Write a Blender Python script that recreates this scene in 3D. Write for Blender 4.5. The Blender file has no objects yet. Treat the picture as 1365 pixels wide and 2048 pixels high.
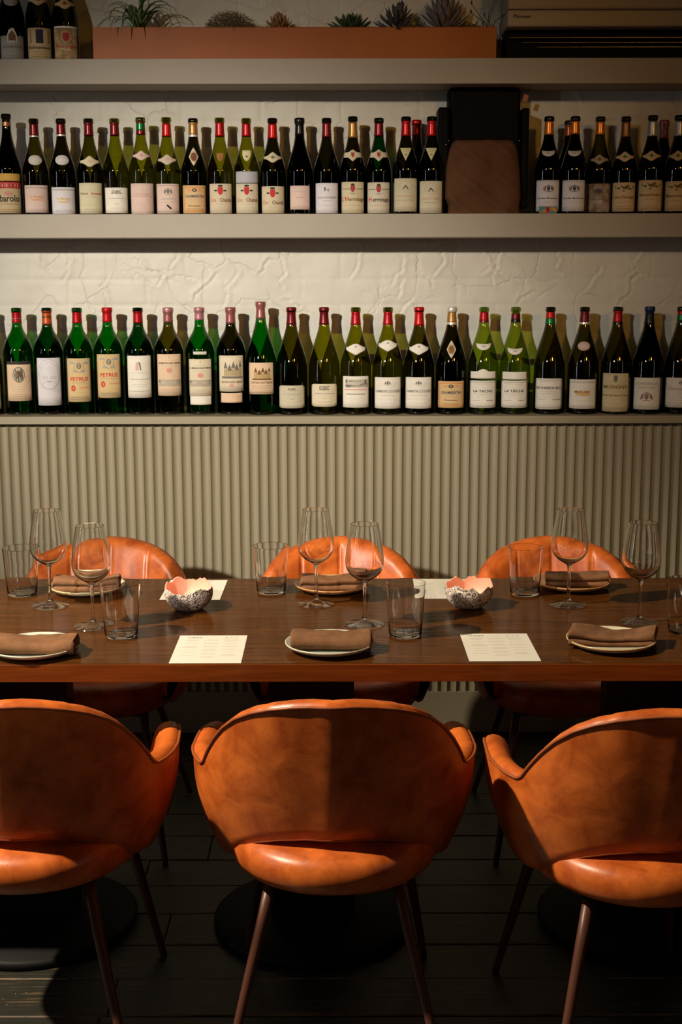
import bpy, bmesh, math, random
from mathutils import Vector, Matrix, noise
R = math.radians
sc = bpy.context.scene
COL = sc.collection
random.seed(7)

# ------------------------------------------------------------------ camera
F, TH, ROLL, H = 2650.0, math.atan(484/2650.0), R(0.10), 1.56
fw = Vector((0, math.cos(TH), -math.sin(TH)))
up0 = Vector((0, math.sin(TH), math.cos(TH))); rt0 = Vector((1, 0, 0))
rt = rt0*math.cos(ROLL) - up0*math.sin(ROLL)
up = up0*math.cos(ROLL) + rt0*math.sin(ROLL)
EYE = Vector((0, 0, H))
cam = bpy.data.cameras.new('camera'); cam_o = bpy.data.objects.new('camera', cam); COL.objects.link(cam_o)
cam.sensor_fit = 'VERTICAL'; cam.sensor_height = 36.0; cam.lens = F/2048*36
m = Matrix((( rt.x, up.x, -fw.x, EYE.x), (rt.y, up.y, -fw.y, EYE.y), (rt.z, up.z, -fw.z, EYE.z), (0, 0, 0, 1)))
cam_o.matrix_world = m
cam.clip_start = 0.05
cam.dof.use_dof = True; cam.dof.focus_distance = 3.2; cam.dof.aperture_fstop = 22
sc.camera = cam_o
def ray(px, py): return fw*F + rt*(px-682.5) - up*(py-1024)
def at_y(px, py, Y):
    d = ray(px, py); return EYE + d*(Y/d.y)
def at_z(px, py, Z):
    d = ray(px, py); return EYE + d*((Z-H)/d.z)

# ------------------------------------------------------------------ world, light, exposure
sc.view_settings.view_transform = 'Standard'; sc.view_settings.look = 'None'
sc.view_settings.gamma = 1; sc.view_settings.use_curve_mapping = False
sc.view_settings.exposure = 0.0
w = bpy.data.worlds.new('world'); sc.world = w; w.use_nodes = True
w.node_tree.nodes['Background'].inputs[0].default_value = (1, .85, .65, 1)
w.node_tree.nodes['Background'].inputs[1].default_value = 0.003

def light(name, kind, loc, target, power, color, **kw):
    l = bpy.data.lights.new(name, kind); l.energy = power; l.color = color
    for k, v in kw.items(): setattr(l, k, v)
    o = bpy.data.objects.new(name, l); COL.objects.link(o); o.location = loc
    o.rotation_euler = (Vector(target)-Vector(loc)).to_track_quat('-Z', 'Y').to_euler()
    return o
# track spot on the far ceiling washing the bottle wall from the upper left
light('wall_spot', 'SPOT', (-2.8, -2.4, 3.35), (-0.25, 4.4, 1.17), 640, (1, .92, .79), spot_size=R(24), spot_blend=.8, shadow_soft_size=.09)
# added narrow beam from the same point, brightening the lower bottle row
light('lower_wall_boost', 'SPOT', (-2.8, -2.4, 3.35), (-0.42, 4.4, 1.12), 1980, (1, .92, .80), spot_size=R(19), spot_blend=1, shadow_soft_size=.09)
# added amber fill from the right, warming the shadows on the wall
light('amber_fill', 'SPOT', (2.4, -1.6, 3.3), (0.1, 4.4, 1.35), 190, (1, .46, .06), spot_size=R(27), spot_blend=.9, shadow_soft_size=.25)
# added dim amber fill behind the camera, in place of ambient room light
light('room_fill', 'AREA', (.8, -2.2, 3.3), (0.2, 4.0, 1.2), 4, (1, .40, .05), shape='DISK', size=.5)
# tall windows in the side walls, pale evening light
light('window_glow', 'AREA', (-4.0, 1.3, 1.7), (0, 3.0, 1.0), 10, (.92, .95, 1), shape='RECTANGLE', size=.07, size_y=1.7)
light('window_glow', 'AREA', (3.9, .2, 1.8), (0, 3.6, 1.0), 3, (1, .93, .84), shape='RECTANGLE', size=.06, size_y=1.7)
# ceiling downlight over the near side of the table, left
light('down_spot', 'SPOT', (-2.2, 1.95, 3.1), (0.1, 2.35, 0.6), 850, (1, .84, .62), spot_size=R(58), spot_blend=.6, shadow_soft_size=.04)

# ------------------------------------------------------------------ materials
def mat(name, col, rough=.5, metal=0, spec=.5, var=None, vscale=8, bump=0, bscale=60, coat=0, vstretch=None, detail=4):
    m = bpy.data.materials.new(name); m.use_nodes = True
    n = m.node_tree.nodes; l = m.node_tree.links; b = n['Principled BSDF']
    b.inputs['Base Color'].default_value = (*col, 1); b.inputs['Roughness'].default_value = rough
    b.inputs['Metallic'].default_value = metal; b.inputs['Specular IOR Level'].default_value = spec
    b.inputs['Coat Weight'].default_value = coat
    tc = None
    if var or bump:
        tc = n.new('ShaderNodeTexCoord'); mp = n.new('ShaderNodeMapping'); l.new(tc.outputs['Object'], mp.inputs[0])
        if vstretch: mp.inputs['Scale'].default_value = vstretch
    if var:
        t = n.new('ShaderNodeTexNoise'); t.inputs['Scale'].default_value = vscale; t.inputs['Detail'].default_value = detail
        l.new(mp.outputs[0], t.inputs[0])
        cr = n.new('ShaderNodeValToRGB'); cr.color_ramp.elements[0].position = .32; cr.color_ramp.elements[1].position = .68
        cr.color_ramp.elements[0].color = (*var, 1); cr.color_ramp.elements[1].color = (*col, 1)
        l.new(t.outputs[0], cr.inputs[0]); l.new(cr.outputs[0], b.inputs['Base Color'])
    if bump:
        t2 = n.new('ShaderNodeTexNoise'); t2.inputs['Scale'].default_value = bscale; t2.inputs['Detail'].default_value = 3
        l.new(mp.outputs[0], t2.inputs[0]); bp = n.new('ShaderNodeBump'); bp.inputs['Strength'].default_value = bump
        bp.inputs['Distance'].default_value = .002; l.new(t2.outputs[0], bp.inputs['Height']); l.new(bp.outputs[0], b.inputs['Normal'])
    return m

def thin_glass(name, col, rough=.03, gloss=1.0, edge=None, f0=.045):
    """hollow bottle wall: coloured see-through sheet, thicker and darker towards its edge, with a clear reflection"""
    m = bpy.data.materials.new(name); m.use_nodes = True; nt = m.node_tree; n = nt.nodes; l = nt.links; n.clear()
    out = n.new('ShaderNodeOutputMaterial'); mix = n.new('ShaderNodeMixShader'); tr = n.new('ShaderNodeBsdfTransparent'); gl = n.new('ShaderNodeBsdfGlossy')
    l5 = n.new('ShaderNodeLayerWeight'); l5.inputs['Blend'].default_value = .5
    pw_ = n.new('ShaderNodeMath'); pw_.operation = 'POWER'; pw_.inputs[1].default_value = 4.6; l.new(l5.outputs['Facing'], pw_.inputs[0])
    fr = n.new('ShaderNodeMath'); fr.operation = 'MULTIPLY_ADD'; fr.inputs[1].default_value = .93-f0; fr.inputs[2].default_value = f0; l.new(pw_.outputs[0], fr.inputs[0])
    lw = n.new('ShaderNodeLayerWeight'); lw.inputs['Blend'].default_value = .35
    cm = n.new('ShaderNodeMix'); cm.data_type = 'RGBA'
    cm.inputs['A'].default_value = (*col, 1); e_ = edge or tuple(c**1.9 for c in col); cm.inputs['B'].default_value = (*e_, 1)
    l.new(lw.outputs['Facing'], cm.inputs['Factor']); l.new(cm.outputs['Result'], tr.inputs[0])
    gl.inputs['Roughness'].default_value = rough; gl.inputs['Color'].default_value = (gloss, gloss, gloss, 1)
    l.new(fr.outputs[0], mix.inputs[0]); l.new(tr.outputs[0], mix.inputs[1]); l.new(gl.outputs[0], mix.inputs[2]); l.new(mix.outputs[0], out.inputs[0])
    return m

MB = {
 'emerald': thin_glass('emerald_bottle_glass', (.02, .36, .045)),
 'deepgreen': thin_glass('deep_green_bottle_glass', (.02, .20, .05)),
 'olive': thin_glass('olive_bottle_glass', (.42, .42, .05)),
 'darkolive': thin_glass('dark_olive_bottle_glass', (.25, .23, .03)),
 'lime': thin_glass('pale_green_bottle_glass', (.50, .58, .12)),
 'dark': thin_glass('dark_bottle_glass', (.12, .105, .03)),
 'black': thin_glass('black_bottle_glass', (.008, .008, .012)),
}
M_GLASS = bpy.data.materials.new('clear_table_glass'); M_GLASS.use_nodes = True
_n = M_GLASS.node_tree.nodes; _n.clear(); _o = _n.new('ShaderNodeOutputMaterial'); _g = _n.new('ShaderNodeBsdfGlass')
_g.inputs['IOR'].default_value = 1.45; _g.inputs['Roughness'].default_value = 0; M_GLASS.node_tree.links.new(_g.outputs[0], _o.inputs[0])

M_SHELF = mat('taupe_painted_shelf', (.37, .33, .26), .6, var=(.34, .30, .235), vscale=5, bump=.15, bscale=120)
M_PANEL = mat('taupe_painted_panel', (.30, .258, .168), .55, bump=.12, bscale=150)
M_TABLE = None
def wood_mat(name, c1, c2, rough, coat, scale=(2.2, 26, 26)):
    m = bpy.data.materials.new(name); m.use_nodes = True; n = m.node_tree.nodes; l = m.node_tree.links; b = n['Principled BSDF']
    tc = n.new('ShaderNodeTexCoord'); mp = n.new('ShaderNodeMapping'); mp.inputs['Scale'].default_value = scale; l.new(tc.outputs['Object'], mp.inputs[0])
    t = n.new('ShaderNodeTexNoise'); t.inputs['Scale'].default_value = 3.0; t.inputs['Detail'].default_value = 6; t.inputs['Distortion'].default_value = .6; l.new(mp.outputs[0], t.inputs[0])
    cr = n.new('ShaderNodeValToRGB'); cr.color_ramp.elements[0].position = .3; cr.color_ramp.elements[1].position = .7
    cr.color_ramp.elements[0].color = (*c1, 1); cr.color_ramp.elements[1].color = (*c2, 1); l.new(t.outputs[0], cr.inputs[0]); l.new(cr.outputs[0], b.inputs['Base Color'])
    b.inputs['Roughness'].default_value = rough; b.inputs['Coat Weight'].default_value = coat; b.inputs['Coat Roughness'].default_value = .12; b.inputs['Specular IOR Level'].default_value = .08
    bp = n.new('ShaderNodeBump'); bp.inputs['Strength'].default_value = .5; bp.inputs['Distance'].default_value = .0012
    l.new(t.outputs[0], bp.inputs['Height']); l.new(bp.outputs[0], b.inputs['Normal'])
    return m
M_TABLE = wood_mat('dark_walnut_tabletop', (.042, .0135, .0028), (.088, .029, .0055), .13, 0)
M_EDGE = wood_mat('varnished_table_edge', (.125, .028, .005), (.19, .047, .008), .3, .15)
M_BLACK = mat('black_metal', (.006, .006, .006), .6, spec=.2)
M_BLACKG = mat('black_gloss_plastic', (.003, .003, .003), .55, spec=.05)
M_LEG = mat('brown_powdercoated_steel', (.085, .030, .018), .4, spec=.4)
M_CLOTH = mat('brown_cloth', (.115, .052, .026), .95, spec=.1, var=(.095, .042, .020), vscale=14, bump=.5, bscale=400)
M_PIPE = mat('dark_leather_piping', (.30, .075, .022), .4)

def leather(name):
    m = bpy.data.materials.new(name); m.use_nodes = True; n = m.node_tree.nodes; l = m.node_tree.links; b = n['Principled BSDF']
    tc = n.new('ShaderNodeTexCoord')
    t = n.new('ShaderNodeTexNoise'); t.inputs['Scale'].default_value = 15; t.inputs['Detail'].default_value = 9; t.inputs['Roughness'].default_value = .62; t.inputs['Distortion'].default_value = .5
    l.new(tc.outputs['Object'], t.inputs[0])
    cr = n.new('ShaderNodeValToRGB'); e = cr.color_ramp.elements
    e[0].position = .34; e[0].color = (.33, .060, .008, 1); e[1].position = .66; e[1].color = (.64, .155, .026, 1)
    l.new(t.outputs[0], cr.inputs[0]); l.new(cr.outputs[0], b.inputs['Base Color'])
    b.inputs['Roughness'].default_value = .36; b.inputs['Specular IOR Level'].default_value = .45
    t2 = n.new('ShaderNodeTexNoise'); t2.inputs['Scale'].default_value = 420; t2.inputs['Detail'].default_value = 3; l.new(tc.outputs['Object'], t2.inputs[0])
    bp = n.new('ShaderNodeBump'); bp.inputs['Strength'].default_value = .16; bp.inputs['Distance'].default_value = .001
    l.new(t2.outputs[0], bp.inputs['Height']); l.new(bp.outputs[0], b.inputs['Normal'])
    return m
M_LEATHER = leather('cognac_leather')

# ------------------------------------------------------------------ mesh helpers
def link(name, me, m=None, parent=None, loc=None, rot=None):
    o = bpy.data.objects.new(name, me); COL.objects.link(o)
    if m is not None:
        for mm in (m if isinstance(m, (list, tuple)) else [m]): me.materials.append(mm)
    if parent is not None: o.parent = parent
    if loc is not None: o.location = loc
    if rot is not None: o.rotation_euler = rot
    return o
def mesh(name, v, f, smooth=True, mi=None):
    me = bpy.data.meshes.new(name); me.from_pydata([tuple(p) for p in v], [], f); me.validate()
    me.polygons.foreach_set('use_smooth', [smooth]*len(me.polygons))
    if mi: me.polygons.foreach_set('material_index', mi)
    me.update(); return me
def set_auto(o, ang=40):
    o.data.set_sharp_from_angle(angle=R(ang))
def from_bm(name, bm, smooth=False):
    bmesh.ops.recalc_face_normals(bm, faces=bm.faces)
    me = bpy.data.meshes.new(name); bm.to_mesh(me); bm.free()
    me.polygons.foreach_set('use_smooth', [smooth]*len(me.polygons)); return me
def add_box(bm, x0, x1, y0, y1, z0, z1):
    vs = [bm.verts.new((x, y, z)) for x in (x0, x1) for y in (y0, y1) for z in (z0, z1)]
    for f in ((0, 1, 3, 2), (4, 6, 7, 5), (0, 4, 5, 1), (2, 3, 7, 6), (0, 2, 6, 4), (1, 5, 7, 3)): bm.faces.new([vs[i] for i in f])
def box(name, x0, x1, y0, y1, z0, z1, m, parent=None, bev=.002, seg=2, loc=None):
    bm = bmesh.new(); add_box(bm, x0, x1, y0, y1, z0, z1)
    if bev: bmesh.ops.bevel(bm, geom=bm.edges[:], offset=bev, segments=seg, affect='EDGES', profile=.5)
    o = link(name, from_bm(name, bm), m, parent, loc)
    return o
def lathe_me(name, prof, seg=48, closed=False, squash=1.0):
    """prof = [(r,z)...]; r==0 collapses to a pole"""
    v, f, rings = [], [], []
    for r, z in prof:
        if r < 1e-6: rings.append([len(v)]); v.append((0, 0, z))
        else:
            rings.append(list(range(len(v), len(v)+seg)))
            for k in range(seg):
                a = 2*math.pi*k/seg; v.append((r*math.cos(a), r*math.sin(a), z))
    pairs = list(zip(rings[:-1], rings[1:]))
    if closed: pairs.append((rings[-1], rings[0]))
    for a, b in pairs:
        for k in range(seg):
            k2 = (k+1) % seg
            if len(a) == 1 and len(b) == 1: continue
            if len(a) == 1: f.append((a[0], b[k2], b[k]))
            elif len(b) == 1: f.append((a[k], a[k2], b[0]))
            else: f.append((a[k], a[k2], b[k2], b[k]))
    return mesh(name, v, f)
def smooth_prof(pts, n=6):
    """Catmull-Rom through (r,z) points"""
    out = []
    P = [pts[0]]+list(pts)+[pts[-1]]
    for i in range(1, len(P)-2):
        p0, p1, p2, p3 = P[i-1], P[i], P[i+1], P[i+2]
        for k in range(n):
            t = k/n
            out.append(tuple(.5*((2*p1[j])+(-p0[j]+p2[j])*t+(2*p0[j]-5*p1[j]+4*p2[j]-p3[j])*t*t+(-p0[j]+3*p1[j]-3*p2[j]+p3[j])*t**3) for j in (0, 1)))
    out.append(tuple(pts[-1])); return [(max(r, 0), z) for r, z in out]
def tube_me(name, pts, rad, seg=8, cap=True):
    v, f = [], []
    n = len(pts); rads = rad if isinstance(rad, (list, tuple)) else [rad]*n
    prev = None
    for i, p in enumerate(pts):
        p = Vector(p); t = (Vector(pts[min(i+1, n-1)])-Vector(pts[max(i-1, 0)])).normalized()
        a = prev if prev is not None else (Vector((0, 0, 1)) if abs(t.z) < .9 else Vector((1, 0, 0)))
        s = t.cross(a).normalized(); q = s.cross(t).normalized(); prev = q
        for k in range(seg):
            g = 2*math.pi*k/seg; v.append(p+(s*math.cos(g)+q*math.sin(g))*rads[i])
    for i in range(n-1):
        for k in range(seg):
            k2 = (k+1) % seg; f.append((i*seg+k, i*seg+k2, (i+1)*seg+k2, (i+1)*seg+k))
    if cap: f.append(tuple(reversed(range(seg)))); f.append(tuple((n-1)*seg+k for k in range(seg)))
    return mesh(name, v, f)
def empty(name, loc=(0, 0, 0), rz=0):
    o = bpy.data.objects.new(name, None); COL.objects.link(o); o.location = loc; o.rotation_euler = (0, 0, rz); o.empty_display_size = .05; return o
def tag(o, label=None, cat=None, group=None, kind=None):
    if label: o['label'] = label
    if cat: o['category'] = cat
    if group: o['group'] = group
    if kind: o['kind'] = kind
    return o
def interp(tab, x):
    if x <= tab[0][0]: return tab[0][1]
    for (a, va), (b, vb) in zip(tab, tab[1:]):
        if x <= b: return va+(vb-va)*(x-a)/(b-a)
    return tab[-1][1]
def lerp(a, b, t): return a+(b-a)*t

# ------------------------------------------------------------------ flat print (lettering, crests, drawings)
_txt = {}
def text_geo(s):
    if s in _txt: return _txt[s]
    c = bpy.data.curves.new('lettering', 'FONT'); c.body = s; c.size = 1.0; c.resolution_u = 2; c.offset = .018; c.align_x = 'CENTER'
    o = bpy.data.objects.new('lettering', c); COL.objects.link(o)
    me = bpy.data.meshes.new_from_object(o.evaluated_get(bpy.context.evaluated_depsgraph_get()))
    v = [(p.co.x, p.co.y) for p in me.vertices]; f = [tuple(p.vertices) for p in me.polygons]
    bpy.data.objects.remove(o); bpy.data.curves.remove(c); bpy.data.meshes.remove(me)
    _txt[s] = (v, f); return v, f
INK = {}
def ink(c):
    if c not in INK: INK[c] = mat('print_ink', c, .7, spec=.2)
    return INK[c]
BLK, GRY, RED, GLD, BRN, GRN, LGR, BLU = (.03, .028, .025), (.16, .15, .13), (.55, .03, .02), (.60, .28, .04), (.16, .08, .03), (.06, .16, .05), (.36, .34, .31), (.03, .04, .08)
def build_print(items, wrap, name='printing', parent=None):
    """items in metres on a flat label (x right, z up), wrapped onto the surface by wrap(x, z)"""
    v, f, mi, cols = [], [], [], []
    def put(vs, fs, c):
        if c not in cols: cols.append(c)
        b = len(v); v.extend((x, 0, z) for x, z in vs)
        for q in fs: f.append(tuple(b+i for i in q)); mi.append(cols.index(c))
    for it in items:
        k = it[0]
        if k == 't':      # text, cx, z, height, colour, max width
            _, s, cx, z, h, c, mw = it
            tv, tf = text_geo(s)
            ww = max(p[0] for p in tv)-min(p[0] for p in tv); sx = h/.72
            if ww*sx > mw or mw < 0: sx2 = abs(mw)/ww
            else: sx2 = sx
            mid = (max(p[0] for p in tv)+min(p[0] for p in tv))/2
            put([(cx+(p[0]-mid)*sx2, z+p[1]*sx) for p in tv], tf, c)
        elif k == 'r':    # rect x0 x1 z0 z1
            _, x0, x1, z0, z1, c = it
            n = max(1, int((x1-x0)/.004)); vs = []
            for i in range(n+1): x = x0+(x1-x0)*i/n; vs += [(x, z0), (x, z1)]
            put(vs, [(2*i, 2*i+2, 2*i+3, 2*i+1) for i in range(n)], c)
        elif k == 'e':    # ellipse cx cz rx rz
            _, cx, cz, rx, rz, c = it
            n = 20; vs = [(cx, cz)]+[(cx+rx*math.cos(2*math.pi*i/n), cz+rz*math.sin(2*math.pi*i/n)) for i in range(n)]
            put(vs, [(0, 1+i, 1+(i+1) % n) for i in range(n)], c)
        elif k == 'g':    # ring
            _, cx, cz, rx, rz, wd, c = it
            n = 28; vs = []
            for i in range(n): a = 2*math.pi*i/n; vs += [(cx+rx*math.cos(a), cz+rz*math.sin(a)), (cx+(rx-wd)*math.cos(a), cz+(rz-wd)*math.sin(a))]
            put(vs, [(2*i, 2*((i+1) % n), 2*((i+1) % n)+1, 2*i+1) for i in range(n)], c)
        elif k == 'p':    # polygon fan
            _, pts, c = it
            put(pts, [tuple(range(len(pts)))], c)
    me = mesh(name, v, f, False, mi)
    bm = bmesh.new(); bm.from_mesh(me); step = .004     # cut into narrow strips so that every shape follows the curve
    k0, k1 = math.ceil(min(p[0] for p in v)/step), math.floor(max(p[0] for p in v)/step)
    if abs(wrap(0.0, v[0][2])[1]-wrap(.006, v[0][2])[1]) > 1e-6:
        for k in range(k0, k1+1):
            near = [g for g in bm.faces if min(q.co.x for q in g.verts) < k*step < max(q.co.x for q in g.verts)]
            if near:
                geo = set(near)
                for g in near: geo.update(g.edges); geo.update(g.verts)
                bmesh.ops.bisect_plane(bm, geom=list(geo), plane_co=(k*step, 0, 0), plane_no=(1, 0, 0), dist=1e-7)
    for q in bm.verts: q.co = wrap(q.co.x, q.co.z)
    bm.to_mesh(me); bm.free()
    return link(name, me, [ink(c) for c in cols], parent)
def small_lines(x0, x1, z, n, gap, c, h=.0009, rnd=None):
    """lines of print too small to read, as broken strokes"""
    rr = rnd or random; out = []
    for i in range(n):
        a = rr.uniform(0, .18)*(x1-x0); x = x0+a; e = x1-a
        while x < e:
            wd = rr.uniform(.003, .007); out.append(('r', x, min(x+wd, e), z-i*gap, z-i*gap+h, c)); x += wd+.0012
    return out
def shield(cx, cz, w, h, c):
    return [('p', [(cx-w, cz+h), (cx-w, cz-h*.2), (cx-w*.6, cz-h*.75), (cx, cz-h), (cx+w*.6, cz-h*.75), (cx+w, cz-h*.2), (cx+w, cz+h)], c)]
def crest(cx, cz, s, c, c2=None):
    out = shield(cx, cz, s*.45, s*.6, c2 or c)
    for q in (-1, 1):
        out += [('e', cx+q*s*.95, cz+s*.1, s*.28, s*.5, c), ('e', cx+q*s*1.2, cz-s*.3, s*.18, s*.3, c), ('e', cx+q*s*.7, cz+s*.65, s*.16, s*.16, c)]
    out += [('p', [(cx-s*.4, cz+s*.7), (cx-s*.45, cz+s*1.1), (cx-s*.15, cz+s*.85), (cx, cz+s*1.2), (cx+s*.15, cz+s*.85), (cx+s*.45, cz+s*1.1), (cx+s*.4, cz+s*.7)], c)]
    out += [('r', cx-s*.9, cx+s*.9, cz-s*.85, cz-s*.72, c)]
    return out
def house(cx, z0, w, h, c, c2):
    o = [('r', cx-w, cx+w, z0, z0+h*.12, c)]
    for i, (dx, ww, hh) in enumerate(((-.62, .16, .60), (-.25, .2, .45), (.1, .17, .62), (.42, .18, .48), (.75, .12, .66))):
        x = cx+dx*w; o += [('r', x-ww*w, x+ww*w, z0+h*.1, z0+hh*h, c2), ('p', [(x-ww*w*1.15, z0+hh*h), (x+ww*w*1.15, z0+hh*h), (x, z0+hh*h+h*.38)], c)]
        for q in (-.5, .5):
            for zz in (.2, .36): o += [('r', x+q*ww*w-.0007, x+q*ww*w+.0007, z0+zz*h, z0+(zz+.09)*h, c)]
    return o
def landscape(cx, z0, w, h, c, c2):
    o = [('r', cx-w, cx+w, z0, z0+h, c2), ('p', [(cx-w, z0), (cx+w, z0), (cx+w, z0+h*.55), (cx+w*.5, z0+h*.5), (cx, z0+h*.25), (cx-w, z0+h*.35)], c)]
    o += [('r', cx-w*.65, cx+w*.45, z0+h*.42, z0+h*.7, (.55, .5, .42)), ('p', [(cx-w*.7, z0+h*.7), (cx+w*.5, z0+h*.7), (cx+w*.4, z0+h*.85), (cx-w*.6, z0+h*.85)], c)]
    o += [('e', cx+w*.8, z0+h*.7, w*.16, h*.3, c), ('e', cx-w*.9, z0+h*.75, w*.09, h*.25, c)]
    for i in range(7): o += [('r', cx-w*.6+i*w*.15, cx-w*.57+i*w*.15, z0+h*.48, z0+h*.6, c)]
    return o

# ------------------------------------------------------------------ setting
WALL_Y, PANEL_Y, SHELF_Y, LEDGE_Y = 4.50, 4.335, 4.32, 4.305
XW = 1.75
# rough painted plaster over brick
def plaster_wall():
    x0, x1, z0, z1 = -XW, XW, 1.02, 2.75
    xs = [x0+.1*i for i in range(5)]+[-1.3+.005*i for i in range(521)]+[x1-.1*i for i in (4, 3, 2, 1, 0)]
    nx, nz = len(xs)-1, 330; v, f = [], []
    # patch outlines (trowel edges) and hairline cracks, hand placed (x, z polyline)
    cracks = []
    rr = random.Random(5)
    for cx, cz in ((-.20, 1.60), (.20, 1.58), (.33, 1.60), (.52, 1.62), (.86, 1.55), (.73, 1.60), (-.55, 1.6), (-.9, 1.62), (-.35, 1.55), (1.0, 1.6), (.05, 1.62), (-.78, 1.5)):
        p = [(cx, cz+.03)]
        for k in range(5): p.append((p[-1][0]+rr.uniform(-.022, .016), p[-1][1]-rr.uniform(.012, .03)))
        cracks.append(p)
    for q in range(70):
        cx, cz = rr.uniform(-1.4, 1.4), rr.choice((rr.uniform(1.42, 1.66), rr.uniform(1.85, 2.1), rr.uniform(2.3, 2.6)))
        p = [(cx, cz)]; a = rr.uniform(0, 6.28)
        for k in range(rr.randint(3, 6)): a += rr.uniform(-.9, .9); p.append((p[-1][0]+.02*math.cos(a), p[-1][1]+.02*math.sin(a)))
        cracks.append(p)
    def dseg(x, z, a, b):
        dx, dz = b[0]-a[0], b[1]-a[1]; t = max(0, min(1, ((x-a[0])*dx+(z-a[1])*dz)/(dx*dx+dz*dz+1e-12)))
        ex, ez = x-a[0]-t*dx, z-a[1]-t*dz; return math.hypot(ex, ez), (dx*ez-dz*ex)
    for j in range(nz+1):
        z = z0+(z1-z0)*j/nz
        for i in range(nx+1):
            x = xs[i]
            n1 = noise.noise(Vector((x*3.2, z*4.5, 1.3))); n2 = noise.noise(Vector((x*11, z*13, 4.2))); n3 = noise.noise(Vector((x*34, z*34, 2.2)))
            y = WALL_Y - .003*n1 - .0022*n2 - .0006*n3
            # soft brick joints showing under the paint
            row = math.floor((z-1.02)/.085); zz = (z-1.02)/.085-row; xx = (x+row*.13)/.26; xx -= math.floor(xx)
            d = min(zz, 1-zz)*.085; d2 = min(xx, 1-xx)*.26
            wgt = .5+.5*noise.noise(Vector((x*2, z*2, 9)))
            y += .0022*wgt*math.exp(-(d/.007)**2)+.0022*wgt*math.exp(-(d2/.006)**2)
            for c in cracks:
                if abs(c[0][0]-x) > .17 or abs(c[0][1]-z) > .2: continue
                for a, b in zip(c, c[1:]):
                    dd, sd = dseg(x, z, a, b)
                    if dd < .03: y += .0038*math.exp(-(dd/.0035)**2) - (.0022*math.exp(-(dd/.011)**2) if sd > 0 else 0)
            v.append((x, min(y, WALL_Y+.012), z))
    for j in range(nz):
        for i in range(nx):
            a = j*(nx+1)+i; f.append((a, a+1, a+nx+2, a+nx+1))
    b = len(v); v += [(x0, WALL_Y+.1, z0), (x1, WALL_Y+.1, z0), (x1, WALL_Y+.1, z1), (x0, WALL_Y+.1, z1)]
    return mesh('wall_back', v, f)
M_WALL = mat('off_white_painted_plaster', (.60, .58, .50), .55, var=(.55, .53, .45), vscale=6, bump=.4, bscale=45)
def crackle(m):
    n = m.node_tree.nodes; l = m.node_tree.links; b = n['Principled BSDF']; old = [k for k in n if k.type == 'BUMP'][0]
    g = n.new('ShaderNodeNewGeometry'); ns = n.new('ShaderNodeTexNoise'); ns.inputs['Scale'].default_value = 7; ns.inputs['Detail'].default_value = 5; l.new(g.outputs['Position'], ns.inputs[0])
    mx = n.new('ShaderNodeMix'); mx.data_type = 'RGBA'; mx.inputs['Factor'].default_value = .14; l.new(g.outputs['Position'], mx.inputs['A']); l.new(ns.outputs['Color'], mx.inputs['B'])
    v = n.new('ShaderNodeTexVoronoi'); v.feature = 'DISTANCE_TO_EDGE'; v.inputs['Scale'].default_value = 7.5; l.new(mx.outputs['Result'], v.inputs[0])
    r = n.new('ShaderNodeValToRGB'); r.color_ramp.elements[0].position = 0; r.color_ramp.elements[1].position = .035; l.new(v.outputs['Distance'], r.inputs[0])
    n2 = n.new('ShaderNodeTexNoise'); n2.inputs['Scale'].default_value = 5; l.new(g.outputs['Position'], n2.inputs[0])
    r2 = n.new('ShaderNodeValToRGB'); r2.color_ramp.elements[0].position = .46; r2.color_ramp.elements[1].position = .56; l.new(n2.outputs[0], r2.inputs[0])
    mu = n.new('ShaderNodeMath'); mu.operation = 'MAXIMUM'; l.new(r.outputs[0], mu.inputs[0]); l.new(r2.outputs[0], mu.inputs[1])
    bp = n.new('ShaderNodeBump'); bp.inputs['Strength'].default_value = .5; bp.inputs['Distance'].default_value = .003; l.new(mu.outputs[0], bp.inputs['Height'])
    l.new(old.outputs[0], bp.inputs['Normal']); l.new(bp.outputs[0], b.inputs['Normal'])
crackle(M_WALL)
wb = link('wall_back', plaster_wall(), M_WALL); tag(wb, 'off-white painted rough plaster wall behind the bottle shelves', kind='structure')

M_DARKROOM = mat('dark_room_paint', (.035, .026, .016), .8)
def struct_box(name, *a, m=M_DARKROOM, bev=0, label=None):
    o = box(name, *a, m, bev=bev); o['kind'] = 'structure'
    if label: o['label'] = label
    return o
struct_box('wall_front', -4.2, 4.2, -4.3, -4.2, 0, 3.6)
struct_box('wall_left', -4.3, -4.2, -4.2, 4.7, 0, 3.6)
struct_box('wall_right', 4.2, 4.3, -4.2, 4.7, 0, 3.6)
struct_box('ceiling', -4.3, 4.3, -4.3, 4.7, 3.6, 3.7)

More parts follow.
